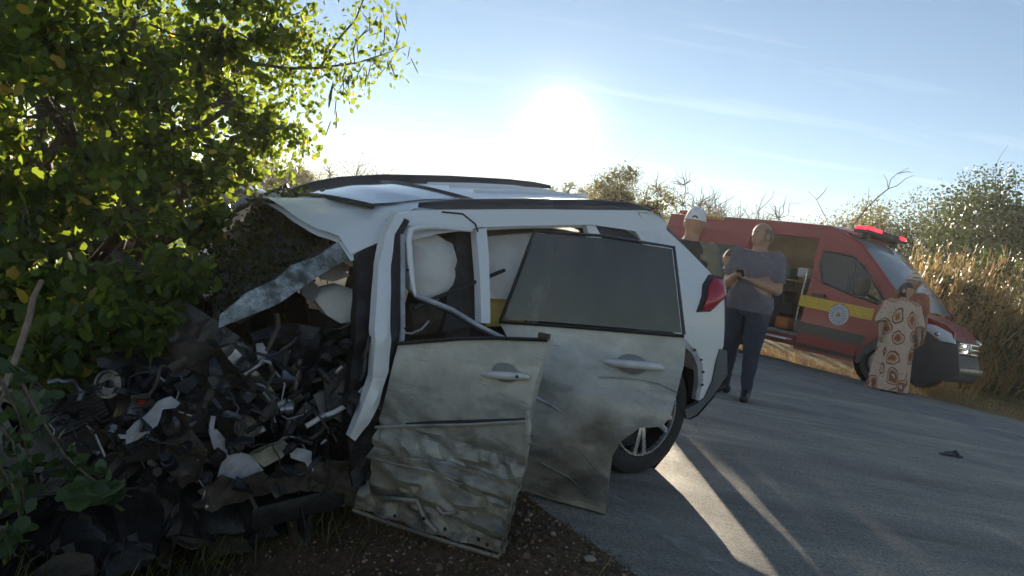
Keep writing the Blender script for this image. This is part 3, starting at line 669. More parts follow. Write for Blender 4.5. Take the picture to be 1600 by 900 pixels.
crump('headliner', [cw(.25, -.55, 1.30), cw(.18, .52, 1.22), cw(-1.4, .55, 1.33), cw(-1.4, -.55, 1.34)], (12, 16), .01, 5., BEIGE, SUV)
panel('knee_airbag', CS, [(486, 462), (500, 452), (528, 444), (552, 452), (561, 462), (561, 490), (548, 502), (532, 505), (510, 492)], AIRB, SUV, off=-.30, thick=.05, L=.03, edge=True, rel=puff(.04))
panel('torn_pillar_trim', CS, [(528, 396), (560, 386), (580, 392), (572, 410), (556, 420), (540, 412)], BEIGE, SUV, off=-.16, thick=.015, L=.03, rel=lambda a, b: .02*nz((a, b), 12, 2))
panel('torn_foam', CS, [(498, 424), (530, 415), (546, 430), (520, 440), (500, 436)], BEIGE, SUV, off=-.24, thick=.02, L=.03, rel=lambda a, b: .03*nz((a, b), 12, 7))
panel('torn_foam', CS, [(468, 440), (486, 436), (500, 452), (488, 474), (474, 462)], M('grey_foam', (.20, .19, .19), .8), SUV, off=-.27, thick=.02, L=.03, rel=lambda a, b: .03*nz((a, b), 12, 9))
panel('hinge_pillar_inner', CS, [(560, 400), (592, 380), (586, 520), (582, 600), (560, 670), (540, 690), (545, 600), (556, 500)], DARKM, SUV, off=-.05, thick=.05, L=.035, rel=lambda a, b: .02*nz((a, b), 10, 4))
# windscreen: a draped, shattered sheet
wt = [on_y(452, 304, -.56), on_y(478, 332, -.30), on_y(515, 356, .0), on_y(548, 374, .30), on_y(565, 386, .50)]
wm = [on_y(395, 335, -.70), on_y(420, 380, -.35), on_y(450, 410, .0), on_y(500, 415, .35), on_y(535, 402, .60)]
wb = [on_y(332, 366, -.80), on_y(325, 430, -.35), on_y(338, 505, .10), on_y(375, 500, .40), on_y(470, 448, .66)]
G = []; rows = [wt, wm, wb]
for a in np.linspace(0, 2, 25):
    i0 = min(1, int(a)); f_ = a-i0
    for c in np.linspace(0, 4, 37):
        k = min(3, int(c)); h_ = c-k; p = (rows[i0][k]*(1-h_)+rows[i0][k+1]*h_)*(1-f_)+(rows[i0+1][k]*(1-h_)+rows[i0+1][k+1]*h_)*f_
        G.append(cw(*(p+A([.02*nz(p, 5, 14), .02*nz(p, 6, 1), .03*nz(p, 5, 4)]))))
gf = [(j*37+i, j*37+i+1, (j+1)*37+i+1, (j+1)*37+i) for j in range(24) for i in range(36)]
wsc = mk('windscreen', G+[p-RC@A([.004, 0, .006]) for p in G], gf+[tuple(k+len(G) for k in f[::-1]) for f in gf], SHATTER, SUV, 60)
FROST, t, b = newmat('frosted_glass_edge'); t.links.new(mixc(t, ramp(t, noi(t, 9, 8, .7), [(.40, (0, 0, 0)), (.60, (1, 1, 1))]), ramp(t, noi(t, 90, 3), [(.3, (.20, .24, .26)), (.7, (.50, .56, .60))]), (.06, .065, .05)), b.inputs['Base Color']); b.inputs['Roughness'].default_value = .45; bump(t, b, noi(t, 120, 3), .6, .008)
panel('frosted_glass_edge', CS, [(343, 513), (344, 492), (362, 478), (385, 458), (432, 436), (455, 415), (492, 402), (535, 374), (566, 380), (545, 404), (500, 430), (470, 450), (440, 472), (390, 494), (364, 504)], FROST, wsc, off=-.14, thick=.008, L=.03, rel=lambda a, b: .012*nz((a, b), 14, 3))
Bag().tube([CS.mp(*CS.un(x, y, -.3), -.3+.02*i) for i, (x, y) in enumerate(((343, 513), (352, 524), (368, 533), (384, 541)))], [.014, .012, .009, .004], 6).build('curled_glass_edge', SHATTER, wsc)

# ---- smashed engine bay
def cp(px, py, off): return CS.mp(*CS.un(px, py, off), off)
def cpanel(name, pts, mat, off, amp=.015, L=.03, seed=0, thick=.008, par=None):
    return panel(name, CS, pts, mat, par or SUV, off=off, thick=thick, L=L, rel=lambda a, b: amp*(abs(nz((a, b), 9, seed))*2-.4)+amp*.5*nz((a, b), 22, seed+3), smooth=25)
crump('bonnet', [cw(.72, .78, .62), cw(.70, -.80, .98), cw(1.75, -.75, .72), cw(1.70, .55, .40)], (22, 22), .13, 2., M('crushed_bonnet_paint', (.045, .040, .034), .5, .1, .6, 7, .3), SUV, 3.2)
crump('inner_wing', [cw(.55, .62, .10), cw(1.9, .45, .02), cw(1.85, .40, .45), cw(.60, .55, .62)], (44, 22), .16, 6., DARKM, SUV, 8)
crump('firewall', [cw(.58, .80, .12), cw(.62, -.7, .12), cw(.62, -.7, .8), cw(.56, .72, .60)], (22, 10), .10, 12., DARKM, SUV, 5)
crump('subframe', [cw(.45, .72, .10), cw(1.5, .55, .06), cw(1.5, -.3, .06), cw(.45, -.3, .10)], (40, 24), .14, 16., RUSTM, SUV, 9)
crump('engine_block', [cw(.9, .20, .15), cw(1.6, .15, .12), cw(1.55, .1, .62), cw(.95, .15, .66)], (14, 12), .12, 22., DARKM, SUV, 7)
cpanel('insulation_mat', [(258, 540), (300, 532), (345, 545), (385, 560), (402, 590), (398, 620), (372, 605), (330, 590), (285, 572)], BROWNM, -.22, .03, seed=3)
cpanel('strut_tower', [(326, 672), (340, 672), (352, 686), (375, 707), (395, 712), (412, 735), (390, 745), (365, 752), (340, 747), (347, 725), (334, 702)], INNER, -.08, .012, .022, 4)
cpanel('chassis_leg', [(392, 712), (420, 698), (446, 690), (455, 700), (440, 716), (412, 730)], M('scuffed_beam', (.30, .28, .22), .6, .1, .4, 15, .3), -.07, .010, .022, 6, .03)
cpanel('torn_bracket', [(452, 699), (474, 701), (488, 706), (486, 718), (490, 736), (482, 734), (476, 722), (455, 716)], INNER, -.04, .006, .018, 8)
cpanel('bent_tab', [(330, 650), (337, 651), (334, 668), (338, 676), (328, 676), (327, 664)], INNER, -.07, .006, .015, 9)
cpanel('rusty_flange', [(310, 770), (330, 755), (345, 740), (372, 752), (412, 738), (420, 745), (370, 772), (330, 788)], RUSTM, -.05, .02, .022, 10)
cpanel('fender_shard', [(197, 694), (198, 675), (209, 660), (231, 647), (247, 628), (268, 620), (282, 630), (275, 638), (254, 640), (246, 664), (216, 688)], INNER, .02, .015, .022, 11)
cpanel('fender_tip', [(184, 679), (198, 680), (200, 686), (188, 685)], INNER, .02, .004, .015, 12)
cpanel('lower_arm', [(300, 790), (345, 770), (392, 755), (440, 738), (500, 720), (520, 728), (470, 752), (400, 778), (330, 800)], RUSTM, -.12, .03, .03, 13, .03)
cpanel('sill_end', [(420, 745), (470, 725), (560, 715), (580, 740), (570, 775), (520, 770), (470, 768), (430, 775)], RUSTM, -.10, .04, .03, 14, .02)
cpanel('door_ring_base', [(545, 690), (575, 665), (592, 660), (580, 720), (572, 756), (550, 760), (548, 720)], DARKM, .0, .02, .03, 15, .02)
cpanel('side_member_cover', [(455, 655), (500, 610), (530, 605), (520, 650), (480, 680)], M('dull_grey_plastic', (.12, .12, .12), .6), -.24, .03, .03, 16)
cpanel('light_box', [(490, 618), (512, 608), (527, 612), (523, 640), (500, 646)], M('pale_grey_plastic', (.20, .20, .19), .6), -.20, .012, .02, 17)
cpanel('white_clip', [(433, 630), (446, 623), (454, 625), (450, 636), (437, 641)], M('white_plastic', (.52, .56, .54), .5), -.16, .006, .015, 18)
cpanel('foil_scrap', [(400, 537), (411, 536), (418, 549), (416, 566), (406, 572), (402, 556)], INNER, -.20, .012, .016, 19)
cpanel('red_cap', [(203, 610), (214, 606), (224, 618), (222, 626), (208, 622)], REDP, -.15, .01, .018, 20)
cpanel('red_cap', [(217, 625), (228, 623), (231, 632), (222, 637), (214, 632)], REDP, -.15, .01, .018, 21)
hose = Bag().tube([cp(x, y, -.06) for x, y in ((478, 666), (490, 659), (502, 651), (520, 645), (537, 636), (553, 622), (570, 604))], .011, 8).build('pale_hose', M('pale_hose', (.50, .50, .50), .5), SUV, 60)
Bag().tube([cp(x, y, -.06) for x, y in ((501, 652), (508, 648))], .015, 8).build('hose_clamp', GREYM, hose)
# radiator with fins at the far left of the wreck
rp = Plane(cp(120, 640, -.2), CR, CU)
Bag().box(cp(118, 642, -.22), (.11, .012, .065), np.stack([CR*math.cos(.42)+CU*math.sin(.42), _F, CU*math.cos(.42)-CR*math.sin(.42)], 1), bev=.006).build('radiator', DARKM, SUV)
for k in range(9):
    q = (k-4)*.0135; ea_ = CR*math.cos(.42)+CU*math.sin(.42); ub = CU*math.cos(.42)-CR*math.sin(.42); c0 = cp(118, 642, -.18)
    Bag().tube([c0-ea_*.10+ub*q, c0+ea_*.10+ub*q], .0022, 4).build('radiator_fin', GREYM, SUV)
rnd = random.Random(5)
wires = [((430, 660), (425, 640), (450, 655), (475, 648)), ((300, 700), (306, 720), (312, 735), (308, 755)), ((312, 700), (316, 722), (305, 742), (318, 760)), ((455, 668), (470, 656), (480, 640)), ((560, 560), (572, 520), (575, 470)), ((225, 655), (235, 668), (228, 690)), ((430, 580), (445, 600), (440, 625)), ((250, 590), (280, 610), (270, 640), (300, 650))]
for w_ in wires:
    Bag().tube([cp(x, y, -.10) for x, y in w_], .0035, 5).build('loose_cable', rnd.choice([BLACKP, GREYM, INNER]), SUV)
mats = [DARKM, DARKM, BLACKP, GREYM, RUSTM, RUSTM, BLACKP, DARKM]
for k in range(90):                         # broken brackets, plastic and metal scraps in the engine bay
    x = rnd.uniform(70, 590); y = rnd.uniform(560+max(0, 330-x)*.1, 790 if x > 330 else 770); o_ = rnd.uniform(-.28, .02)
    c = cp(x, y, o_); s = rnd.uniform(.010, .045); e = [A([rnd.gauss(0, 1) for _ in range(3)]) for _ in range(2)]; e = [q/np.linalg.norm(q) for q in e]
    crump(rnd.choice(['metal_scrap', 'plastic_shard', 'broken_bracket']), [c-e[0]*s-e[1]*s*.5, c+e[0]*s-e[1]*s*.6, c+e[0]*s*.7+e[1]*s*.5, c-e[0]*s*.8+e[1]*s*.6], (5, 4), s*.55, k*3.1, rnd.choice(mats), SUV, 22, .004, 50)
for k in range(16):
    x = rnd.uniform(100, 580); y = rnd.uniform(580, 770); c = cp(x, y, -.15); d = A([rnd.gauss(0, 1) for _ in range(3)]); d *= rnd.uniform(.06, .16)/np.linalg.norm(d)
    Bag().tube([c-d, c+d*.2+A([0, 0, rnd.uniform(-.04, .04)]), c+d], rnd.uniform(.005, .016), 6).build('bent_pipe', rnd.choice([GREYM, DARKM, RUSTM, BLACKP]), SUV)

# recognisable engine pieces: coil spring, pulleys, cylinders, boxes, hoses
c0 = cp(455, 640, -.30); Bag().tube([c0+A([.055*math.cos(q), .055*math.sin(q), -.10+.033*q/2]) for q in np.linspace(0, 6*math.pi, 70)], .0075, 6).build('coil_spring', DARKM, SUV, 60)
Bag().tube([c0+A([0, 0, -.14]), c0+A([0, 0, .22])], .022, 10).build('damper', GREYM, SUV, 60)
for x, y, o_, r_ in ((300, 640, -.16, .055), (345, 615, -.2, .04), (265, 665, -.12, .035), (385, 668, -.14, .045), (170, 600, -.15, .05)):
    Bag().lathe([(r_*.25, .012), (r_*.3, -.004), (r_*.8, -.004), (r_*.85, .008), (r_, .008), (r_, -.015), (.001, -.016)], 24, cp(x, y, o_), unitv(A([rnd.uniform(-.5, .5), -1, rnd.uniform(-.3, .4)]))).build('pulley', rnd.choice([GREYM, DARKM]), SUV, 40)
for k in range(46):
    x = rnd.uniform(90, 570); y = rnd.uniform(575 if x < 370 else 520, 770); r_ = rnd.uniform(.008, .024); h_ = rnd.uniform(.02, .08); d = unitv(A([rnd.gauss(0, 1) for _ in range(3)]))
    Bag().lathe([(.001, 0), (r_, 0), (r_, h_*.6), (r_*.7, h_*.62), (r_*.7, h_), (.001, h_)], 12, cp(x, y, rnd.uniform(-.2, .0)), d).build(rnd.choice(['bolt_stub', 'canister', 'pipe_fitting']), rnd.choice([GREYM, DARKM, DARKM, BLACKP, RUSTM]), SUV, 40)
for k in range(40):
    x = rnd.uniform(90, 575); y = rnd.uniform(570 if x < 370 else 510, 770); s_ = rnd.uniform(.012, .045)
    Bag().box(cp(x, y, rnd.uniform(-.22, -.02)), (s_, s_*rnd.uniform(.4, .9), s_*rnd.uniform(.3, .8)), rot(rnd.uniform(0, 6), rnd.uniform(-1, 1), rnd.uniform(-1, 1)), bev=s_*.15).build(rnd.choice(['relay_box', 'casing', 'connector_block']), rnd.choice([DARKM, BLACKP, BLACKP, GREYM]), SUV, 40)
for k in range(46):
    x = rnd.uniform(90, 580); y = rnd.uniform(570 if x < 370 else 480, 760); p_ = cp(x, y, rnd.uniform(-.16, .0)); pts = [p_]; d = unitv(A([rnd.gauss(0, 1) for _ in range(3)]))
    for i in range(7): d = unitv(d+A([rnd.gauss(0, .5) for _ in range(3)])+A([0, 0, -.12])); pts.append(pts[-1]+d*rnd.uniform(.015, .035))
    Bag().tube(pts, rnd.choice([.0025, .0035, .006, .009]), 6).build(rnd.choice(['loose_cable', 'rubber_hose']), rnd.choice([BLACKP, BLACKP, GREYM, DARKM, RUSTM]), SUV, 60)

# torn panels still joined to the cabin, from the screen base down to the sill
cpanel('folded_bonnet', [(235, 505), (290, 470), (345, 505), (400, 545), (455, 575), (440, 610), (395, 625), (340, 600), (280, 570)], M('scorched_paint', (.075, .068, .06), .5, .1, .6, 9, .4), -.26, .07, .028, 31, .01)
cpanel('dash_beam', [(388, 520), (450, 505), (520, 515), (575, 500), (578, 540), (520, 560), (450, 560), (400, 550)], DARKM, -.22, .06, .028, 33, .02)
cpanel('torn_bulkhead', [(430, 560), (500, 548), (572, 560), (570, 640), (545, 690), (490, 650), (450, 610)], DARKM, -.30, .08, .028, 35, .012)
cpanel('inner_door_skin', [(505, 590), (556, 560), (566, 620), (548, 668), (515, 650)], M('greasy_grey_plastic', (.07, .07, .075), .45, 0, .4, 12, .3), -.14, .035, .026, 37, .012)
cpanel('wing_stay', [(345, 545), (362, 538), (420, 600), (450, 640), (436, 648), (400, 615)], GREYM, -.16, .02, .024, 39, .012)
cpanel('mud_guard', [(150, 560), (220, 545), (300, 580), (330, 640), (290, 660), (220, 610), (160, 600)], BLACKP, -.24, .06, .028, 41, .008)
cpanel('torn_skin', [(258, 690), (300, 672), (322, 700), (318, 745), (285, 765), (262, 735)], RUSTM, -.06, .05, .026, 43, .006)

# ================================================================== red rescue van
vd = rad(-53); VX = A([math.cos(vd), math.sin(vd), 0]); VN = A([-VX[1], VX[0], 0]); VO = -VN   # VN points away from the camera
VT = A([5.67, 13.78, 0]); VW = 1.86; VRm = np.stack([VX, VO, A([0, 0, 1.])], 1)
def Wv(z): return -.17*max(0, (z-1.35)/1.35)**1.5-.03*max(0, (.6-z)/.3)
VS = Side(VRm, VT, Wv); vw = VS.w
RED = paint('red_van_paint', (.25, .008, .013), .2, 0, .1, .9)
YEL = M('yellow_stripe_paint', (.62, .40, .03), .45, 0, .1, 9)
BLKS = M('black_stripe_vinyl', (.03, .032, .034), .4)
TAN = M('tan_cabinet', (.33, .24, .14), .6, 0, .12, 5)
TAN2 = M('tan_cabinet_edge', (.30, .21, .11), .6)
CHROME = M('chrome', (.7, .7, .72), .12, 1., 0.)
VGL = glassy('van_glass', (.05, .065, .075), .55, .03)
VWS = glassy('van_windscreen', (.16, .22, .27), .93, .06)
m, t, b = newmat('lit_red_lens'); b.inputs['Base Color'].default_value = (.6, .01, .02, 1); b.inputs['Emission Color'].default_value = (1, .015, .03, 1); b.inputs['Emission Strength'].default_value = 1.6; REDLIT = m
m, t, b = newmat('lit_white_lamp'); b.inputs['Base Color'].default_value = (.9, .9, .9, 1); b.inputs['Emission Color'].default_value = (1, .97, .9, 1); b.inputs['Emission Strength'].default_value = 3.0; WLIT = m
BUMP = M('dark_grey_bumper', (.045, .050, .058), .5, 0, .2, 9)
VAN = thing('rescue_van', VT+A([0, 0, 0]), 'red rescue van with yellow stripe, round crest and open side door', 'van')
def vsheet(name, P2, mat, par=VAN, off=0., thick=.04, L=.12, **k): return sheet(name, VS, P2, mat, par, off=off, thick=thick, L=L, **k)
def vpan(name, pts, mat, par=VAN, off=0., thick=.04, L=.10, **k): return panel(name, VS, pts, mat, par, off=off, thick=thick, L=L, **k)
SR = -4.1
rear = vsheet('rear_side_panel', [(SR, .40), (-1.66, .40), (-1.66, 2.44), (SR, 2.44)], RED, L=.2)
top_ = vsheet('roof_header', [(SR, 2.442), (-.20, 2.442), (.10, 2.50), (.28, 2.60), (-.15, 2.70), (SR, 2.70)], RED, L=.2)
vsheet('door_sill', [(-1.655, .36), (-.33, .36), (-.335, .52), (-1.655, .52)], RED)
vsheet('sill_skirt', [(-.33, .34), (.92, .33), (.92, .40), (-.33, .41)], BLACKP, off=.004)
door = vpan('front_door', [(1269, 432), (1284, 442), (1332, 462), (1374, 476), (1388, 489), (1390, 520), (1370, 528), (1350, 540), (1337, 566), (1241, 545), (1256, 480)], RED)
vpan('pillar_panel', [(1284, 362), (1287, 392), (1281, 414), (1284, 441), (1268, 431), (1275, 395)], RED, off=.001)
vpan('window_surround', [(1284, 360), (1318, 364), (1346, 382), (1368, 412), (1398, 455), (1413, 482), (1388, 488), (1374, 475), (1383, 470), (1352, 417), (1335, 401), (1287, 391)], RED, off=.002)
vg = vpan('door_glass', [(1287, 392), (1335, 402), (1352, 418), (1382, 469), (1373, 475), (1332, 461), (1284, 441), (1281, 414)], VGL, off=-.01, thick=.008)
rim = [(1287, 392), (1335, 402), (1352, 418), (1382, 469), (1373, 475), (1332, 461), (1284, 441), (1281, 414)]
Bag().tube([VS.mp(*VS.un(x, y), .004) for x, y in rim], .022, 6, closed=True).build('window_rubber', BLACKP, VAN)
Bag().tube([VS.mp(*VS.un(x, y), .0) for x, y in ((1339, 403), (1332, 461))], .018, 6).build('window_divider', BLACKP, VAN)
vpan('fender', [(1388, 489), (1413, 481), (1440, 492), (1480, 508), (1492, 520), (1490, 536), (1468, 533), (1447, 520), (1425, 528), (1400, 524)], RED, off=.0)
vpan('wheel_arch_cladding', [(1400, 524), (1425, 528), (1447, 520), (1468, 534), (1496, 540), (1500, 590), (1455, 597), (1430, 605), (1420, 575), (1400, 545), (1380, 536), (1355, 552), (1340, 568), (1336, 566), (1350, 541), (1372, 528)], BUMP, off=.014)
vpan('yellow_stripe', [(1251, 460), (1300, 470), (1366, 483), (1362, 501), (1300, 488), (1247, 477)], YEL, door, off=.008, thick=.004)
vpan('black_stripe', [(1243, 500), (1300, 513), (1352, 525), (1344, 541), (1300, 531), (1239, 517)], BLKS, door, off=.008, thick=.004)
vpan('door_handle', [(1268, 457), (1288, 460), (1288, 465), (1268, 462)], BLACKP, door, off=.035, thick=.035, L=.05)
vsheet('yellow_stripe', [(SR, 1.10), (-1.67, 1.10), (-1.67, 1.30), (SR, 1.30)], YEL, rear, off=.008, thick=.004, L=.3)
vsheet('black_stripe', [(SR, .62), (-1.67, .62), (-1.67, .82), (SR, .82)], BLKS, rear, off=.008, thick=.004, L=.3)
vsheet('side_window', [(-3.4, 1.65), (-1.95, 1.65), (-1.95, 2.20), (-3.4, 2.20)], TINT, rear, off=.006, thick=.008, L=.3)
# door seams
for pts in ([(1283, 362), (1268, 432), (1256, 480), (1240, 545)], [(1256, 468), (1262, 440)]):
    Bag().tube([VS.mp(*VS.un(x, y), .002) for x, y in pts], .008, 5).build('door_seam', BLACKP, door)
# crest: ring, field, triangle and star
ec = VS.un(1311, 492); ez = VS.mp(ec[0], ec[1], .012)
def disc(r0, r1, o, mat, name, seg=28):
    vs = []; fs = []
    for k in range(seg):
        q = 2*math.pi*k/seg
        for r_ in (r0, r1): vs.append(ez+VX*r_*math.cos(q)+A([0, 0, 1.])*r_*math.sin(q)+VO*o)
    for k in range(seg): j = (k+1) % seg; fs.append((2*k, 2*j, 2*j+1, 2*k+1))
    return mk(name, vs, fs, mat, crest if name != 'crest' else door, 180)
CW = M('crest_white', (.62, .60, .58), .5); CB = M('crest_blue', (.10, .14, .26), .5); CRD = M('crest_red', (.5, .06, .03), .5); COR = M('crest_orange', (.7, .26, .05), .5)
crest = disc(.0, .205, .0, M('crest_rim', (.30, .10, .10), .5), 'crest')
disc(.0, .188, .003, CW, 'crest_ring'); disc(.118, .128, .006, CB, 'crest_inner_ring'); disc(.0, .118, .005, M('crest_field', (.42, .46, .52), .5), 'crest_field')
for k in range(20):
    q = 2*math.pi*k/20; c = ez+VX*.155*math.cos(q)+A([0, 0, 1.])*.155*math.sin(q)+VO*.006
    Bag().box(c, (.011, .014, .002), np.stack([-VX*math.sin(q)+A([0, 0, 1.])*math.cos(q), VX*math.cos(q)+A([0, 0, 1.])*math.sin(q), VO], 1)).build('crest_letter_mark', CB, crest)
def tri(r_, o, mat, nm, dn=0): 
    mk(nm, [ez+VX*r_*math.cos(a)+A([0, 0, 1.])*(r_*math.sin(a)+dn)+VO*o for a in (math.pi/2, math.pi*7/6, math.pi*11/6)], [(0, 1, 2)], mat, crest)
tri(.085, .009, CW, 'crest_triangle'); tri(.062, .012, CRD, 'crest_triangle'); tri(.03, .014, COR, 'crest_flame', .005)
# lettering on the header
def text(body, s0, z0, h, mat, par, o):
    cu = bpy.data.curves.new('lettering', 'FONT'); cu.body = body; cu.size = h; cu.extrude = .002; cu.space_character = 1.12
    ob = bpy.data.objects.new('tmp', cu); COL.objects.link(ob); dg = bpy.context.evaluated_depsgraph_get(); me = bpy.data.meshes.new_from_object(ob.evaluated_get(dg)); bpy.data.objects.remove(ob)
    for v in me.vertices:
        x, y, z = v.co; v.co = VS.mp(s0+x, z0+y, o+z)
    me.materials.clear(); return link('lettering', me, mat, par, None)
l0 = VS.un(1101, 340); l1 = VS.un(1141, 344)
text('GERAIS', l0[0], l0[1]-.02, (l1[0]-l0[0])/4.55, YEL, top_, .008)
# roof, far side, rear
rv = []; S_ = [SR, -3.5, -2.5, -1.5, -.8, -.15, .15, .42]; Zr = [2.70, 2.72, 2.73, 2.73, 2.72, 2.70, 2.65, 2.56]
for s, z in zip(S_, Zr):
    for i in range(11):
        q = i/10; rv.append(vw(s, -.165-(VW-.33)*q, z-.01+.07*(1-(2*q-1)**2)-(.0)))
n1 = 11
mk('roof', rv, [(j*n1+i, j*n1+i+1, (j+1)*n1+i+1, (j+1)*n1+i) for j in range(len(S_)-1) for i in range(10)], RED, VAN, 60)
def Bw(*pts): return [vw(*p) for p in pts]
mk('rear_wall', Bw((SR, 0, .4), (SR, -VW, .4), (SR, -VW, 1.4), (SR, -VW+.17, 2.70), (SR, -.17, 2.70), (SR, 0, 1.4)), [(0, 1, 2, 3, 4, 5)], RED, VAN)
class VanFar(Side):
    def mp(s, a, b, o=0): return s.R@A([a, -VW-s.Y(b)-o, b])+s.T
VF = VanFar(VRm, VT, Wv)
sheet('far_side', VF, [(SR, .4), (1.95, .4), (1.9, 1.1), (1.6, 1.33), (1.6, 1.36), (-.2, 1.40), (-.25, 2.68), (SR, 2.68)], RED, VAN, thick=.04, L=.3)
sheet('far_a_pillar', VF, [(.40, 2.48), (.52, 2.46), (1.66, 1.36), (1.50, 1.36)], RED, VAN, thick=.04, L=.3)
# windscreen and bonnet
wv = []; we = pxs(VS, [(1320, 365), (1347, 382), (1357, 397), (1369, 412), (1383, 433), (1399, 455), (1407, 468), (1415, 482)])
for s, z in we:
    for i in range(11):
        t_ = i/10; y0 = Wv(z)-.01; wv.append(vw(s+.10*(1-abs(2*t_-1)**2.5), y0-(VW+2*y0)*t_, z+.02*(1-(2*t_-1)**2)))
mk('windscreen', wv, [(j*11+i, j*11+i+1, (j+1)*11+i+1, (j+1)*11+i) for j in range(7) for i in range(10)], VWS, VAN, 80)
Bag().tube([wv[j*11]+VO*.0 for j in range(8)], .028, 6).build('a_pillar', RED, VAN)
Bag().tube([wv[i]+A([0, 0, .02]) for i in range(11)], .05, 6).build('windscreen_header', RED, VAN)
def nose(name, prof, mat, par=VAN, grow=0.):
    vs = []
    for s, z in prof:
        for i in range(21):
            t_ = i/20; vs.append(vw(s-.30*abs(2*t_-1)**4.5+grow, -.02-(VW-.04)*t_, z-.04*abs(2*t_-1)**3))
    return mk(name, vs, [(j*21+i, j*21+i+1, (j+1)*21+i+1, (j+1)*21+i) for j in range(len(prof)-1) for i in range(20)], mat, par, 50)
bon = nose('bonnet', [(1.62, 1.36), (1.75, 1.33), (1.98, 1.25), (2.14, 1.15), (2.22, 1.06), (2.24, 1.0)], RED)
fas = nose('front_bumper', [(2.24, 1.002), (2.26, .9), (2.29, .78), (2.34, .68), (2.37, .58), (2.37, .42), (2.30, .30), (2.10, .27)], BUMP)
# grille with bars and star disc, bumper insert
GP = Plane(vw(2.30, -.93, .86), VN, A([0, 0, 1.]))
Bag().box(vw(2.26, -.93, .87), (.05, .46, .13), VRm, bev=.03).build('grille', BLACKP, fas)
for k in range(3): Bag().box(vw(2.325, -.93, .95-.08*k), (.012, .42, .014), VRm, bev=.005).build('grille_bar', CHROME, fas)
bd = Bag().lathe([(.10, 0), (.10, .02), (.088, .022), (.085, .01)], 24, vw(2.33, -.93, .87), VX).build('front_badge', CHROME, fas)
for k in range(3):
    a = math.pi/2+k*2*math.pi/3; d = VN*math.cos(a)+A([0, 0, 1.])*math.sin(a); Bag().tube([vw(2.345, -.93, .87), vw(2.345, -.93, .87)+d*.092], [.014, .006], 5).build('badge_arm', CHROME, bd)
for yy in (-.72, -.80): Bag().ell(vw(2.335, yy, .92 if yy > -.75 else .82), (.018, .03, .02), VRm, nu=10, nv=6).build('strobe_lamp', WLIT, fas)
Bag().box(vw(2.36, -.93, .50), (.03, .60, .05), VRm, bev=.02).build('bumper_insert', GREYM, fas)
Bag().box(vw(2.14, -.10, .36), (.10, .06, .03), VRm, bev=.02).build('bumper_corner_step', ALLOY, fas)
hl = vpan('headlight', [(1440, 504), (1462, 508), (1486, 521), (1492, 537), (1470, 533), (1448, 517)], glassy('headlight_glass', (.75, .80, .85), .9, .06), off=.022, thick=.06, L=.05, edge=True, rel=lambda a, b, d: .02*min(1, d/.04))
Bag().ell(VS.mp(*VS.un(1466, 522), .03), (.05, .03, .04), VRm).build('lamp_reflector', CHROME, hl)
Bag().ell(vw(2.16, -1.62, .98), (.08, .16, .08), VRm).build('headlight', CHROME, VAN)
# mirror
Bag().tube([VS.mp(*VS.un(1372, 470), .02), VS.mp(*VS.un(1362, 462), .16)], .03, 6).build('mirror_arm', BLACKP, VAN)
Bag().box(VS.mp(*VS.un(1357, 450), .20), (.10, .07, .16), VRm, bev=.04).build('door_mirror', BLACKP, VAN)
# wheels
def vwheel(s, y, zc=.37):
    c = vw(s, y, zc); sg = VO
    w_ = Bag().lathe([(.21, -.22), (.33, -.22), (.365, -.18), (.365, -.04), (.33, .0), (.24, .005), (.215, -.02)], 36, c, sg).build('wheel', RUBBER, VAN, 40)
    Bag().lathe([(.215, -.02), (.20, -.04), (.12, -.02), (.06, .01), (0, .012)], 24, c, sg).build('rim', GREYM, w_)
for s in (1.34, -2.7): vwheel(s, .0); vwheel(s, -VW+.24)
Bag().lathe([(.46, .005), (.46, -.3), (0, -.31)], 24, vw(1.34, 0, .40), VO).build('wheel_housing', BLACKP, VAN)
Bag().box(vw(-.9, -.93, .42), (3.0, .86, .08), VRm).build('chassis', BLACKP, VAN)
# interior: floor, bulkhead, cabinets, stretcher
Bag().box(vw(-2.1, -.93, .56), (1.9, .88, .03), VRm).build('cabin_floor', M('grey_floor', (.16, .16, .16), .6), VAN)
Bag().box(vw(-2.1, -1.76, 1.6), (1.95, .02, 1.02), VRm).build('inner_wall', TAN, VAN)
Bag().box(vw(-.22, -.98, 1.55), (.02, .75, 1.0), VRm).build('bulkhead', TAN, VAN)
cab = Bag().box(vw(-1.2, -1.50, 2.32), (.92, .30, .22), VRm, bev=.01).build('overhead_cabinet', TAN, VAN)
for k in range(3): Bag().box(vw(-1.8+.6*k, -1.19, 2.32), (.28, .012, .19), VRm, bev=.006).build('cabinet_door', TAN, cab); 
for k in range(4): Bag().box(vw(-2.1+.6*k, -1.185, 2.32), (.012, .014, .21), VRm).build('cabinet_edge', TAN2, cab)
Bag().box(vw(-1.2, -1.18, 2.06), (.92, .02, .025), VRm).build('cabinet_lip', TAN2, cab)
c2 = Bag().box(vw(-.55, -1.45, 1.30), (.30, .30, .72), VRm, bev=.01).build('tall_cabinet', TAN, VAN)
for z in (.9, 1.3, 1.7): Bag().box(vw(-.55, -1.14, z), (.27, .012, .17), VRm, bev=.006).build('cabinet_door', TAN2, c2)
Bag().box(vw(-1.5, -1.0, .98), (.30, .25, .40), VRm, bev=.05).build('attendant_seat', SEATM, VAN)
Bag().box(vw(-1.5, -1.2, 1.45), (.25, .06, .35), VRm, bev=.05).build('attendant_seat_back', SEATM, VAN)
Bag().tube([vw(-.45, -.12, .7), vw(-.42, -.10, 1.2), vw(-.40, -.12, 1.75)], .015, 6).build('grab_rail', ALLOY, VAN)
Bag().box(vw(-.80, .06, .45), (.42, .12, .018), VRm, bev=.01).build('side_step', M('pale_step', (.55, .56, .55), .5), VAN)
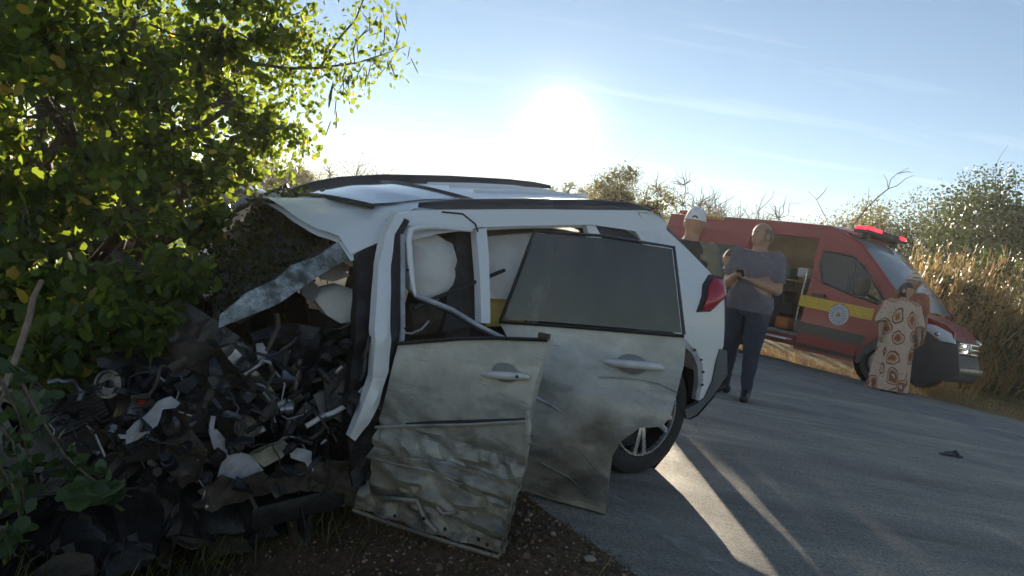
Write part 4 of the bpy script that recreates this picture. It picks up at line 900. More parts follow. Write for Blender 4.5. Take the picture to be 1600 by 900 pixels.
Bag().box(vw(.55, -.6, 1.05), (.25, .25, .3), VRm, bev=.06).build('cab_seat', SEATM, VAN); Bag().box(vw(.35, -.6, 1.55), (.08, .24, .35), VRm, bev=.06).build('cab_seat_back', SEATM, VAN)
Bag().box(vw(1.35, -.93, 1.18), (.28, .84, .16), VRm, bev=.05).build('dashboard', SEATM, VAN)
for k, (s_, z_, mt_, w_) in enumerate(((-.62, .78, BLACKP, .16), (-1.05, .72, M('orange_bag', (.45, .14, .03), .8), .15), (-1.02, 1.02, SEATM, .14), (-.55, 1.25, GREYM, .09), (-1.2, 1.75, M('green_bag', (.05, .12, .07), .8), .13), (-.8, 1.78, M('white_box', (.5, .5, .48), .6), .12))):
    Bag().box(vw(s_, -.75, z_), (w_, .14, w_*.8), VRm, bev=.03).build('equipment_bag', mt_, VAN)
Bag().box(vw(-1.0, -.85, 1.60), (.45, .22, .015), VRm).build('shelf', TAN2, VAN)
# opened sliding door, pushed back along the rear side
sd = vsheet('sliding_door', [(-2.95, .42), (-1.72, .42), (-1.72, 2.36), (-2.95, 2.36)], RED, off=.12, thick=.05, L=.25)
vsheet('sliding_door_glass', [(-2.75, 1.55), (-1.90, 1.55), (-1.90, 2.12), (-2.75, 2.12)], TINT, sd, off=.126, thick=.008, L=.3)
vsheet('sliding_door_stripe', [(-2.95, 1.10), (-1.72, 1.10), (-1.72, 1.30), (-2.95, 1.30)], YEL, sd, off=.127, thick=.004, L=.3)
# light bars
lb = Bag().box(vw(.46, -.93, 2.66), (.15, .74, .03), VRm, bev=.02).build('light_bar', BLACKP, VAN)
for y0, y1 in ((-.20, -.72), (-1.42, -1.66)): Bag().box(vw(.46, (y0+y1)/2, 2.715), (.13, abs(y1-y0)/2, .04), VRm, bev=.03).build('red_beacon_lens', REDLIT, lb)
Bag().box(vw(.46, -1.07, 2.715), (.13, .34, .03), VRm, bev=.02).build('bar_cover', BLACKP, lb)
for yy in (-.4, -1.45): Bag().box(vw(.46, yy, 2.59), (.05, .04, .07), VRm).build('bar_foot', BLACKP, lb)
Bag().box(vw(-3.75, -.25, 2.76), (.12, .09, .045), VRm, bev=.03).build('rear_beacon', REDL, VAN)

# ================================================================== people
SK1 = M('warm_brown_skin', (.30, .165, .11), .55, 0, .1, 20); SK2 = M('light_brown_skin', (.36, .21, .145), .55, 0, .1, 20)
def capsule(g, a, b, ra, rb, seg=12):
    a, b = A(a, float), A(b, float); d = b-a; L = np.linalg.norm(d)+1e-9; d /= L; pr = []
    for k in range(5): q = math.pi/2*(1-k/4); pr.append((ra*math.cos(q)+1e-5, -ra*math.sin(q)))
    for k in range(5): q = math.pi/2*k/4; pr.append((rb*math.cos(q)+1e-5, L+rb*math.sin(q)))
    vs = []; e1 = np.cross(d, A([0, 0, 1.]) if abs(d[2]) < .9 else A([1., 0, 0])); e1 /= np.linalg.norm(e1); e2 = np.cross(d, e1)
    for r_, h in pr:
        for k in range(seg): q = 2*math.pi*k/seg; vs.append(a+h*d+r_*(math.cos(q)*e1+math.sin(q)*e2))
    n = len(pr); fs = [(i*seg+k, i*seg+(k+1) % seg, (i+1)*seg+(k+1) % seg, (i+1)*seg+k) for i in range(n-1) for k in range(seg)]
    fs += [tuple(range(seg))[::-1], tuple((n-1)*seg+k for k in range(seg))]
    g.add(vs, fs)
def loft(g, rings, seg=20):                   # rings: (centre, half width, half depth)
    vs = []; fs = []
    for c, w, dp in rings:
        for k in range(seg):
            q = 2*math.pi*k/seg; cx, sy = math.cos(q), math.sin(q); e = .8
            vs.append(A(c)+A([w*np.sign(cx)*abs(cx)**e, dp*np.sign(sy)*abs(sy)**e, 0]))
    n = len(rings)
    fs = [(i*seg+k, i*seg+(k+1) % seg, (i+1)*seg+(k+1) % seg, (i+1)*seg+k) for i in range(n-1) for k in range(seg)]+[tuple(range(seg))[::-1], tuple((n-1)*seg+k for k in range(seg))]
    g.add(vs, fs)
def headfn(d, q):
    x, y, z = d; q = q.copy()
    if z < 0: q[0] *= 1-.32*z*z; q[1] *= 1-.10*z*z
    if y > 0:
        q[1] *= .94
        if z < -.5: q[1] += .012*(-z-.5)*2
        e = math.exp(-((x/.16)**2)); 
        q[1] += .024*e*math.exp(-((z+.18)/.20)**2)                      # nose
        q[1] -= .010*(math.exp(-(((x-.36)/.18)**2))+math.exp(-(((x+.36)/.18)**2)))*math.exp(-((z-.08)/.14)**2)  # eye sockets
        q[1] += .006*math.exp(-((z-.26)/.12)**2)*math.exp(-(x/.6)**2)      # brow
        q[1] += .006*math.exp(-((z+.55)/.10)**2)*math.exp(-(x/.3)**2)      # lips
    else: q[1] *= 1.06
    return q
def hand(g, wrist, fdir, pdir, s=1., curl=.5, thumb=1):
    f = A(fdir, float); f /= np.linalg.norm(f); p = A(pdir, float); p -= f*(p@f); p /= np.linalg.norm(p); sd = np.cross(f, p)*thumb
    w = A(wrist, float); Rm = np.stack([sd, f, p], 1); g.ell(w+f*.045*s, (.042*s, .055*s, .018*s), Rm, nu=12, nv=8)
    for k, ln in enumerate((.068, .078, .072, .056)):
        o = w+f*.085*s+sd*(.030-.020*k)*s; c1 = o+(f*math.cos(curl*.5)+p*math.sin(curl*.5))*ln*.5*s; c2 = c1+(f*math.cos(curl*1.7)+p*math.sin(curl*1.7))*ln*.5*s
        capsule(g, o, c1, .0092*s, .0085*s, 7); capsule(g, c1, c2, .0085*s, .007*s, 7)
    o = w+f*.02*s+sd*.035*s; c1 = o+(sd*.75+f*.55+p*.25)*.042*s; c2 = c1+(f*.85+p*.4+sd*.1)*.035*s
    capsule(g, o, c1, .012*s, .0105*s, 7); capsule(g, c1, c2, .0105*s, .008*s, 7)
def segd(P, a, b):
    a, b = A(a), A(b); d = b-a; t_ = np.clip(((P-a)@d)/(d@d+1e-12), 0, 1); return np.linalg.norm(P-a-t_[:, None]*d, axis=1), t_
def person(pos, yaw, H, label, cat, skin, J, shirt, trousers, shoes, bulk=1., sleeve=.75, headyaw=0., headtilt=0., hair=None, hands=((0, 0), ), dress=None, belly=0., name='person'):
    """J: joints in a 1.75 m frame, x right, y forward, z up"""
    k = H/1.75; Rz = rot(yaw); root = thing(name, pos, label, cat)
    tw = lambda p: A(pos)+Rz@(A(p, float)*k)
    D = dict(pel=(0, 0, .93), chest=(0, .0, 1.28), neck=(0, .0, 1.46), head=(0, .025, 1.625), shL=(-.185, 0, 1.41), shR=(.185, 0, 1.41), elL=(-.25, -.03, 1.13), elR=(.25, -.03, 1.13), wrL=(-.25, .06, .88), wrR=(.25, .06, .88),
             hiL=(-.095, 0, .90), hiR=(.095, 0, .90), knL=(-.11, .02, .49), knR=(.11, .02, .49), anL=(-.12, -.02, .08), anR=(.12, -.02, .08), toL=(-.15, .14, .03), toR=(.15, .14, .03)); D.update(J)
    g = Bag(); B = bulk; c = lambda a, b, ra, rb: capsule(g, D[a], D[b], ra, rb)
    pel, ch, nk = A(D['pel']), A(D['chest']), A(D['neck'])
    loft(g, [(pel+A([0, 0, -.10]), .12*B, .10*B), (pel, .165*B, .115*B), (pel*.65+ch*.35+A([0, belly*.5, 0]), .150*B, .112*B+belly*.5), (pel*.3+ch*.7+A([0, belly*.25, 0]), .162*B, .115*B+belly*.3), (ch+A([0, 0, .04]), .178*B, .112*B), (nk-A([0, 0, .045]), .135*B, .075*B), (nk+A([0, 0, .01]), .058, .058)])
    c('neck', 'head', .064*min(B, 1.15), .056)
    for s in 'LR':
        c('sh'+s, 'el'+s, .058*B, .046*B); c('el'+s, 'wr'+s, .043*B, .029); capsule(g, D['sh'+s], nk-A([0, 0, .03]), .060*B, .05)
        c('hi'+s, 'kn'+s, .092*B, .060*B); c('kn'+s, 'an'+s, .058*B, .040); c('an'+s, 'to'+s, .042, .034); an = A(D['an'+s]); to = A(D['to'+s]); capsule(g, an-(to-an)*.25*A([1, 1, 0])+A([0, 0, -.035]), an+A([0, 0, -.02]), .038, .04)
    Rh = rot(headyaw, 0, headtilt); hc = A(D['head']); g.ell(hc, (.086, .106, .130), Rh, nu=28, nv=22, fn=headfn)
    for s in (-1, 1): g.ell(hc+Rh@A([s*.088, -.008, -.008]), (.016, .026, .038), Rh, nu=8, nv=6)
    me = bpy.data.meshes.new('body'); me.from_pydata([tuple(map(float, p)) for p in g.v], [], g.f); ob = bpy.data.objects.new('tmp', me); COL.objects.link(ob)
    md = ob.modifiers.new('r', 'REMESH'); md.mode = 'VOXEL'; md.voxel_size = .0115; sm = ob.modifiers.new('s', 'SMOOTH'); sm.iterations = 3; sm.factor = .5
    ev = ob.evaluated_get(bpy.context.evaluated_depsgraph_get()); m2 = ev.to_mesh()
    n = len(m2.vertices); V_ = np.empty(n*3); m2.vertices.foreach_get('co', V_); V_ = V_.reshape(-1, 3); N_ = np.empty(n*3); m2.vertices.foreach_get('normal', N_); N_ = N_.reshape(-1, 3)
    F_ = [tuple(p.vertices) for p in m2.polygons]; ev.to_mesh_clear(); bpy.data.objects.remove(ob)
    bones = [('t', 'pel', 'neck', .16)]+[(x+s, a+s, b_+s, r_) for s in 'LR' for x, a, b_, r_ in (('ua', 'sh', 'el', .055), ('fa', 'el', 'wr', .04), ('th', 'hi', 'kn', .08), ('sn', 'kn', 'an', .05), ('ft', 'an', 'to', .04))]+[('hd', 'neck', 'head', .10)]
    dist = []; tt = []
    for nm, a, b_, r_ in bones:
        d_, t_ = segd(V_, D[a], D[b_]); dist.append(d_-r_); tt.append(t_)
    near = np.argmin(np.stack(dist), 0); tag_ = [bones[i][0] for i in near]; tp = [tt[i][q] for q, i in enumerate(near)]
    hg = Bag(); 
    for s, (fd, pd, cu) in zip('LR', hands): 
        if fd is not None: hand(hg, D['wr'+s], fd, pd, 1., cu, 1 if s == 'L' else -1)
    allv = [tw(p) for p in V_]+[tw(p) for p in hg.v]; body = mk('body', allv, F_+[tuple(i+n for i in f) for f in hg.f], skin, root, 180)
    def cloth(nm, pick, mat, off, fold, par=root, dz=None):
        fs = [f for f in F_ if sum(pick(i) for i in f) >= 3]; ids = sorted({i for f in fs for i in f}); mp_ = {q: i for i, q in enumerate(ids)}
        vs = []
        for i in ids:
            p = V_[i]; o_ = off+fold*(nz((p[0], p[1], p[2]*.7), 11, 3)+.5*abs(nz((p[0]+p[2], p[1], p[2]), 22, 9)))
            vs.append(tw(p+N_[i]*o_))
        if not fs: return None
        ob_ = mk(nm, vs, [tuple(mp_[i] for i in f) for f in fs], mat, par, 180, fix=False); md_ = ob_.modifiers.new('thickness', 'SOLIDIFY'); md_.thickness = .006; md_.offset = -1; return ob_
    nkz = D['neck'][2]; pz = D['pel'][2]
    if shirt: cloth('shirt', lambda i: (tag_[i] == 't' and V_[i][2] < nkz+.005 and V_[i][2] > pz-.07) or (tag_[i][:2] == 'ua' and tp[i] < sleeve) or (sleeve > 1 and tag_[i][:2] == 'fa' and tp[i] < .9) or (sleeve > .9 and tag_[i][:2] == 'ua') or (tag_[i][:2] == 'th' and V_[i][2] > pz-.07), shirt, .014, .012)
    if trousers: cloth('trousers', lambda i: tag_[i][:2] in ('th', 'sn') or (tag_[i] == 't' and V_[i][2] < pz+.06) or (tag_[i][:2] == 'ft' and V_[i][2] > .10), trousers, .009, .010)
    if shoes: cloth('shoe', lambda i: tag_[i] == 'ftL' and V_[i][2] < .115, shoes, .010, 0.); cloth('shoe', lambda i: tag_[i] == 'ftR' and V_[i][2] < .115, shoes, .010, 0.)
    if shirt:
        cl = Bag().tube([tw(nk+A([.066*math.cos(q)*1.05, .064*math.sin(q), -.005-.018*max(0, math.sin(q))])) for q in np.linspace(0, 2*math.pi, 18, endpoint=False)], .014*k, 6, closed=True).build('collar', shirt, root, 60)
    if hair: 
        def hf(d, q): q = headfn(d, q)*1.07; return q
        mat, cut = hair; hb = Bag().ell((0, 0, 0), (.086, .106, .130), None, nu=24, nv=18, fn=hf); keep = [f for f in hb.f if cut(np.mean([A(hb.v[i]) for i in f], 0))]
        mk('hair', [tw(hc+Rh@A(p)) for p in hb.v], keep, mat, root, 180)
    for s in (-1, 1): Bag().ell(tw(hc+Rh@A([s*.029, .083, .010])), (.013, .008, .007), Rz@Rh, nu=8, nv=6).build('eye', BLACKP, root); Bag().tube([tw(hc+Rh@A([s*x, .088, .031+.004*(x > .03)])) for x in (.014, .03, .048)], .0045, 5).build('eyebrow', BLACKP, root)
    Bag().tube([tw(hc+Rh@A([x, .092-.04*x*x*40*.3, -.062])) for x in (-.022, 0, .022)], .0035, 5).build('mouth', M('lip', (.22, .09, .07), .5), root)
    return root, tw, D, hc, Rh, Rz, k
def gpos(px, py): 
    d = ray(px, py); p = CO+d*(CH/-d[2]); return A([p[0], p[1], .004])
def facing(v): return math.atan2(-v[0], v[1])        # local +y -> direction v

SHIRTG = M('grey_lilac_shirt_cloth', (.115, .115, .155), .85, 0, .12, 20, .4, 200); JEANS = M('dark_navy_denim', (.035, .042, .065), .85, 0, .25, 25, .4, 250)
SHOE = M('black_leather', (.016, .016, .017), .5); 
pm_ = gpos(1144, 619)
hgt = (at(1183, 347, pm_[1])[2])/1.005
man, tw, D, hc, Rh, Rz, k = person(pm_, facing((-.60, -.80)), hgt, 'bald man in grey polo shirt and dark jeans holding a phone', 'person', SK2,
    dict(elL=(-.24, .02, 1.12), wrL=(-.06, .27, 1.17), elR=(.25, .02, 1.12), wrR=(.10, .29, 1.19), anL=(-.16, .10, .08), toL=(-.20, .25, .03), knL=(-.14, .10, .49), anR=(.13, -.08, .08), toR=(.17, .07, .03), knR=(.12, .0, .49)),
    SHIRTG, JEANS, SHOE, bulk=1.30, sleeve=.8, headyaw=rad(-36), hair=(M('shaved_grey_hair', (.13, .11, .10), .8, 0, .3, 90), lambda p: -.05 < p[2] < .075 and p[1] < .015), hands=((A([.8, .55, .1]), A([0, .1, 1]), .6), (A([-.75, .6, .1]), A([0, .1, 1]), .7)), belly=.04)
ph = tw((.02, .36, 1.21)); Bag().box(ph, (.038, .075, .005), Rz@rot(.2, 0, .6), bev=.004).build('mobile_phone', BLACKP, None)
prop(bpy.data.objects['mobile_phone'], "small dark mobile phone held in the bald man's hands", 'phone')
Bag().tube([tw((.172*math.cos(q)*1.06, .128*math.sin(q)*1.06, .955)) for q in np.linspace(0, 2*math.pi, 20, endpoint=False)], .016, 6, closed=True).build('belt', BLACKP, man)

# officer in a white cap, seen from behind over the SUV
po = at(1062, 470, 6.75); po[2] = .004
ho = at(1085, 324, 6.75)[2]/1.015
VEST = M('black_vest_cloth', (.022, .023, .025), .8, 0, .3, 30, .4); KHAKI = M('khaki_uniform_cloth', (.14, .14, .105), .85, 0, .15, 20, .4)
off_, tw, D, hc, Rh, Rz, k = person(po, facing((.45, .89)), ho, 'officer in black vest, khaki sleeves and white cap behind the crashed SUV', 'person', SK1,
    dict(elR=(.27, .03, 1.14), wrR=(.16, .25, 1.20), elL=(-.26, .02, 1.13), wrL=(-.10, .26, 1.16), anL=(-.17, 0, .08), anR=(.15, 0, .08), toL=(-.2, .15, .03), toR=(.18, .15, .03), knL=(-.15, .02, .49), knR=(.13, .02, .49)),
    KHAKI, M('dark_khaki_trousers_cloth', (.05, .05, .04), .85), SHOE, bulk=1.15, sleeve=1.1, headyaw=rad(10), hands=((A([.5, .8, .1]), A([0, .1, 1]), .9), (A([-.5, .8, .1]), A([0, .1, 1]), .9)))
g = Bag(); loft(g, [(A([0, 0, .98]), .200, .155), (A([0, 0, 1.15]), .196, .152), (A([0, 0, 1.30]), .212, .152), (A([0, -.005, 1.42]), .155, .115), (A([0, -.01, 1.465]), .10, .085)])
mk('vest', [tw(p) for p in g.v], g.f, VEST, off_, 60)
CAPW = M('white_cap_cloth', (.70, .69, .72), .8, 0, .06, 12)
def capfn(d, q): q = headfn(d, q)*1.12; q[2] = max(q[2], .022) ; return q
hb = Bag().ell((0, 0, 0), (.088, .106, .133), None, nu=24, nv=16, fn=capfn)
cap = mk('cap', [tw(hc+Rh@(A(p)+A([0, 0, .012]))) for p in hb.v], hb.f, CAPW, off_, 60)
mk('cap_peak', [tw(hc+Rh@A([x*.075, .095+y*.075*(1-.5*x*x), .045-.015*y-.02*x*x])) for y in (0, .5, 1) for x in np.linspace(-1, 1, 9)], [(j*9+i, j*9+i+1, (j+1)*9+i+1, (j+1)*9+i) for j in range(2) for i in range(8)], CAPW, cap, 60)
mk('cap_strap_opening', [tw(hc+Rh@A([.030*math.cos(q), -.118-.006*math.sin(q), .040+.030*max(0, math.sin(q))])) for q in np.linspace(0, math.pi, 8)], [tuple(range(8))], BLACKP, cap)
Bag().ell(tw((.235, .03, 1.30)), (.05, .045, .06), Rz).build('arm_patch', M('arm_patch_cloth', (.32, .31, .29), .7), off_)
Bag().box(tw((.02, .36, 1.26)), (.06, .04, .04), Rz, bev=.01).build('camera_in_hand', BLACKP, None)
prop(bpy.data.objects['camera_in_hand'], 'small black camera held up by the officer in white cap', 'camera')

# third person between the two, lower
pt = at(1119, 520, 9.9); pt[2] = .004; ht = at(1143, 387, 9.9)[2]/1.02
person(pt, facing((-.3, -.95)), ht, 'short person in dark clothes between the officer and the bald man', 'person', SK1, {}, M('dark_green_shirt_cloth', (.06, .07, .055), .85), JEANS, SHOE, bulk=1.0,
    hair=(M('dark_brown_hair', (.05, .035, .025), .7, 0, .3, 60), lambda p: p[2] > .035 or p[1] < -.03), hands=((A([0, .2, -1]), A([1, 0, 0]), .5), (A([0, .2, -1]), A([-1, 0, 0]), .5)))
# orange-shirted person at the van's side door
pg = vw(-.95, .38, 0); pg[2] = gz(pg[0], pg[1])+.005
person(pg, facing((-.8, .6)), 1.72, 'person in orange shirt standing at the open side door of the red van', 'person', SK1, {}, M('orange_shirt_cloth', (.55, .17, .03), .8, 0, .12, 20), M('dark_trouser_cloth', (.025, .026, .03), .85), SHOE, bulk=1.02,
    hair=(M('black_hair', (.012, .011, .011), .6, 0, .3, 60), lambda p: p[2] > .03 or p[1] < -.03), hands=((A([0, .2, -1]), A([1, 0, 0]), .5), (A([0, .2, -1]), A([-1, 0, 0]), .5)))
# person in a pale hat beyond the woman, at the van's bonnet
pb = at(1412, 520, 12.15); pb[2] = gz(pb[0], pb[1]); hh = at(1422, 424, 12.15)[2]-.02
hatp, tw, D, hc, Rh, Rz, k = person(pb, facing((-.2, -.98)), hh-pb[2], 'person in a pale brimmed hat between the woman and the van', 'person', SK1, {}, M('rust_shirt_cloth', (.28, .09, .05), .85), JEANS, SHOE,
    hands=((A([0, .2, -1]), A([1, 0, 0]), .5), (A([0, .2, -1]), A([-1, 0, 0]), .5)))
HATM = M('straw_hat', (.62, .55, .42), .8, 0, .15, 40, .4)
Bag().lathe([(.001, .085), (.07, .08), (.09, .05), (.095, .0), (.135, -.012), (.14, -.02), (.095, -.008)], 24, tw(hc+A([0, 0, .045])), (0, 0, 1)).build('hat', HATM, hatp, 60)

# woman in a long paisley dress
m, t, b = newmat('paisley_print'); tcn = t.nodes.new('ShaderNodeTexCoord')
mpn = t.nodes.new('ShaderNodeMapping'); mpn.inputs['Scale'].default_value = (1, 1, .72); t.links.new(tcn.outputs['Object'], mpn.inputs[0])
nzv = t.nodes.new('ShaderNodeTexNoise'); nzv.inputs['Scale'].default_value = 5; t.links.new(mpn.outputs[0], nzv.inputs['Vector'])
av = t.nodes.new('ShaderNodeMix'); av.data_type = 'VECTOR'; av.inputs[0].default_value = .12; t.links.new(mpn.outputs[0], av.inputs[4]); t.links.new(nzv.outputs['Color'], av.inputs[5])
v1 = t.nodes.new('ShaderNodeTexVoronoi'); v1.inputs['Scale'].default_value = 5.2; v1.inputs['Randomness'].default_value = .8; t.links.new(av.outputs[1], v1.inputs['Vector'])
K0, K1, K2, K3 = (.50, .36, .28), (.20, .065, .03), (.40, .21, .10), (.09, .05, .04)
pc = ramp(t, v1.outputs['Distance'], [(0, K1), (.12, K2), (.17, K0), (.22, K3), (.25, K1), (.33, K2), (.37, K0), (.41, K1), (.45, K3), (.47, K0)], 'CONSTANT')
v2 = t.nodes.new('ShaderNodeTexVoronoi'); v2.inputs['Scale'].default_value = 26; t.links.new(mpn.outputs[0], v2.inputs['Vector'])
gate = ramp(t, v1.outputs['Distance'], [(.48, (0, 0, 0)), (.50, (1, 1, 1))]); dots = ramp(t, v2.outputs['Distance'], [(.22, (1, 1, 1)), (.26, (0, 0, 0))]); gm = mixc(t, 1., gate, dots, 'MULTIPLY')
t.links.new(mixc(t, gm, pc, (.38, .19, .09)), b.inputs['Base Color']); b.inputs['Roughness'].default_value = .85; PAIS = m
pw = gpos(1384, 611); hw = at(1411, 440, pw[1])[2]/1.01
WJ = dict(elL=(-.29, -.02, 1.12), wrL=(-.30, .10, .90), elR=(.27, .0, 1.12), wrR=(.28, .08, .90), anL=(-.08, 0, .08), anR=(.08, 0, .08), knL=(-.08, .02, .49), knR=(.08, .02, .49), toL=(-.10, .14, .03), toR=(.10, .14, .03))
wom, tw, D, hc, Rh, Rz, k = person(pw, facing((-.15, -.98)), hw, 'woman in a long cream and brown paisley dress beside the red van', 'person', SK2, WJ, None, None, SHOE, bulk=1.12, headyaw=rad(55), belly=.05,
    hair=(M('black_long_hair', (.012, .010, .011), .45, 0, .3, 80), lambda p: p[2] > .05 or p[1] < .03), hands=((A([0, .2, -1]), A([1, 0, 0]), .5), (A([0, .2, -1]), A([-1, 0, 0]), .5)))
vs = []; fs = []; rings = [(1.455, .085, .075), (1.43, .15, .105), (1.38, .20, .13), (1.25, .225, .165), (1.10, .225, .175), (.95, .235, .18), (.80, .255, .19), (.60, .262, .19), (.40, .27, .195), (.20, .28, .20), (.03, .29, .205)]
seg = 64; rz = np.linspace(1.455, .03, 46); rw = np.interp(-rz, [-r_[0] for r_ in rings], [r_[1] for r_ in rings]); rd = np.interp(-rz, [-r_[0] for r_ in rings], [r_[2] for r_ in rings])
for z, w_, d_ in zip(rz, rw, rd):
    fo = max(0, (1.15-z)/1.15)
    for i in range(seg):
        q = 2*math.pi*i/seg; f_ = 1+fo*(.11*math.sin(7*q+1.3*math.sin(2*q)+z)+.05*math.sin(15*q+2*z)); vs.append(tw((w_*math.cos(q)*f_, d_*math.sin(q)*f_+.01, z)))
fs = [(j*seg+i, j*seg+(i+1) % seg, (j+1)*seg+(i+1) % seg, (j+1)*seg+i) for j in range(len(rz)-1) for i in range(seg)]
dr = mk('dress', vs, fs, PAIS, wom, 180)
for s in 'LR':
    sh, el, wr = A(D['sh'+s]), A(D['el'+s]), A(D['wr'+s]); sl_ = [sh+A([0, 0, .0]), sh*.5+el*.5, el, el*.75+wr*.25]
    Bag().tube([tw(p) for p in sl_], [.085*k, .095*k, .098*k, .10*k], 14).build('sleeve', PAIS, dr, 60)
hm = bpy.data.materials['black_long_hair']
Bag().tube([tw(hc+Rh@A(p)) for p in ((0, -.06, .02), (-.035, -.07, -.08), (-.07, -.01, -.16), (-.085, .06, -.24), (-.085, .085, -.32), (-.08, .09, -.40))], [.06*k, .062*k, .055*k, .05*k, .042*k, .012*k], 10).build('hair_length', hm, wom, 60)

# ================================================================== second car behind the tree
def parked_car(pos, yaw):
    Rm = rot(yaw); root = thing('parked_car', pos, 'white hatchback parked on the road shoulder beyond the tree', 'car'); cwk = lambda x, y, z: A(pos)+Rm@A([x, y, z])
    prof = [(-1.95, .32), (-1.98, .70), (-1.90, .98), (-1.55, 1.42), (-.2, 1.47), (.35, 1.40), (1.0, 1.0), (1.75, .86), (1.97, .68), (1.98, .32)]
    low = [(-1.95, .30), (-1.98, .60), (-1.92, .92), (-.5, .96), (.95, .97), (1.75, .85), (1.97, .66), (1.97, .30)]
    def body(pr, w, name, mat, wf):
        vs = []
        for yy in (-1, -.85, 0, .85, 1):
            for x, z in pr: e = .05 if abs(yy) == 1 else 0; vs.append(cwk(x*(1-.06*abs(yy)**4), yy*w*wf(z), z-e*(1 if z > .6 else 0)))
        n = len(pr); fs = [(j*n+i, j*n+(i+1) % n, (j+1)*n+(i+1) % n, (j+1)*n+i) for j in range(4) for i in range(n)]+[tuple(range(n)), tuple(4*n+i for i in range(n))]
        return mk(name, vs, fs, mat, root, 40)
    body(low, .86, 'body', WHITE, lambda z: 1.); body([(-1.92, .90), (-1.55, 1.40), (-.2, 1.46), (.35, 1.39), (1.05, .93)], .80, 'cabin', TINT, lambda z: 1-.28*max(0, z-.95))
    rf_ = [(-1.60, 1.41), (-1.50, 1.435), (-.2, 1.485), (.33, 1.42), (.38, 1.39)]
    vs = [cwk(x, yy*.66, z+.01-.02*abs(yy)) for yy in (-1.03, -.5, 0, .5, 1.03) for x, z in rf_]; mk('roof', vs, [(j*5+i, j*5+i+1, (j+1)*5+i+1, (j+1)*5+i) for j in range(4) for i in range(4)], WHITE, root, 60)
    for s in (-1, 1):
        for a, b_ in (((.38, 1.38), (1.05, .95)), ((-.35, 1.44), (-.30, .96)), ((-1.55, 1.40), (-1.88, .94))): Bag().tube([cwk(a[0], s*.67, a[1]), cwk(b_[0], s*.82, b_[1])], .035, 6).build('pillar', WHITE, root)
        for x in (1.22, -1.25):
            w_ = Bag().lathe([(.0, -.18), (.29, -.18), (.31, -.15), (.31, -.02), (.29, 0), (.19, .0), (.18, -.02), (0, -.03)], 24, cwk(x, s*.84, .31), Rm@A([0, s, 0])).build('wheel', RUBBER, root); Bag().lathe([(.185, .004), (.1, -.01), (0, .0)], 16, cwk(x, s*.84, .31), Rm@A([0, s, 0])).build('hub_cap', ALLOY, w_)
        Bag().ell(cwk(1.80, s*.66, .76), (.14, .14, .07), Rm).build('headlight', ALLOY, root); Bag().box(cwk(.85, s*.92, 1.02), (.05, .09, .06), Rm, bev=.02).build('door_mirror', BLACKP, root)
pc_ = at(345, 340, 12.5); pc_[2] = gz(pc_[0], pc_[1]) + .03
parked_car(pc_, rad(-50))

# ================================================================== vegetation
rng = np.random.default_rng(11)
LEAF = A([(0, 0, 0), (.35, -.30, .05), (.35, .30, .05), (.78, -.34, .04), (.78, .34, .04), (.36, 0, -.02), (.78, 0, -.03), (1.02, -.10, -.03), (1.02, .10, -.03), (.97, 0, -.05)])
LF = [(0, 5, 1), (0, 2, 5), (5, 6, 3, 1), (5, 2, 4, 6), (6, 9, 7, 3), (6, 4, 8, 9)]
DIA = A([(0, 0, 0), (.5, -.28, .05), (1, 0, 0), (.5, .28, .05)]); DF = [(0, 2, 1), (0, 3, 2)]
BLADE = A([(0, -.5, 0), (0, .5, 0), (.55, -.35, .06), (.55, .35, .06), (1, 0, .0)]); BF = [(0, 1, 3, 2), (2, 3, 4)]
def unit(a): return a/(np.linalg.norm(a, axis=-1, keepdims=True)+1e-9)
def scatter(name, pos, dr, size, mat, parent=None, tmpl=LEAF, faces=LF, width=None, tint=None, smooth=None, nr=None):
    n = len(pos); pos = A(pos, float); dr = unit(A(dr, float)); r0 = rng.normal(size=(n, 3)) if nr is None else A(nr)
    sd = unit(np.cross(dr, r0)); nn = np.cross(sd, dr); size = np.broadcast_to(A(size, float), (n,))[:, None, None]; wd = size if width is None else np.broadcast_to(A(width, float), (n,))[:, None, None]
    k = len(tmpl); V_ = pos[:, None]+dr[:, None]*tmpl[None, :, :1]*size+sd[:, None]*tmpl[None, :, 1:2]*wd+nn[:, None]*tmpl[None, :, 2:3]*size
    lt = A([len(f) for f in faces]); fl = A([i for f in faces for i in f]); me = bpy.data.meshes.new(name)
    me.vertices.add(n*k); me.vertices.foreach_set('co', V_.reshape(-1).astype(np.float32)); me.loops.add(n*len(fl)); me.polygons.add(n*len(lt))
    me.loops.foreach_set('vertex_index', (fl[None]+(np.arange(n)*k)[:, None]).reshape(-1).astype(np.int32))
    ls = np.concatenate([[0], np.cumsum(lt)[:-1]]); me.polygons.foreach_set('loop_start', (ls[None]+(np.arange(n)*len(fl))[:, None]).reshape(-1).astype(np.int32))
    try: me.polygons.foreach_set('loop_total', np.tile(lt, n).astype(np.int32))
    except Exception: pass
    me.update(calc_edges=True)
    tn = rng.random(n) if tint is None else A(tint); a_ = me.attributes.new('tint', 'FLOAT', 'POINT'); a_.data.foreach_set('value', np.repeat(tn, k).astype(np.float32))
    return link(name, me, mat, parent, smooth)
TREEL = leafmat('glossy_green_leaf', (.020, .040, .012), (.060, .095, .022), (.34, .44, .04), .50, (.50, .34, .04))
DARKL = leafmat('dusty_green_leaf', (.030, .055, .025), (.070, .110, .045), (.10, .17, .04), .35)
BARK = M('grey_brown_bark', (.10, .075, .055), .9, 0, .4, 25, .8, 60); POD = M('brown_seed_pod', (.12, .075, .05), .7, 0, .3, 30)
tb = at(120, 620, 4.3); tb[2] = gz(tb[0], tb[1])
TREE = thing('roadside_tree', tb, 'dense green leafy tree overhanging the crushed bonnet of the white SUV', 'tree')
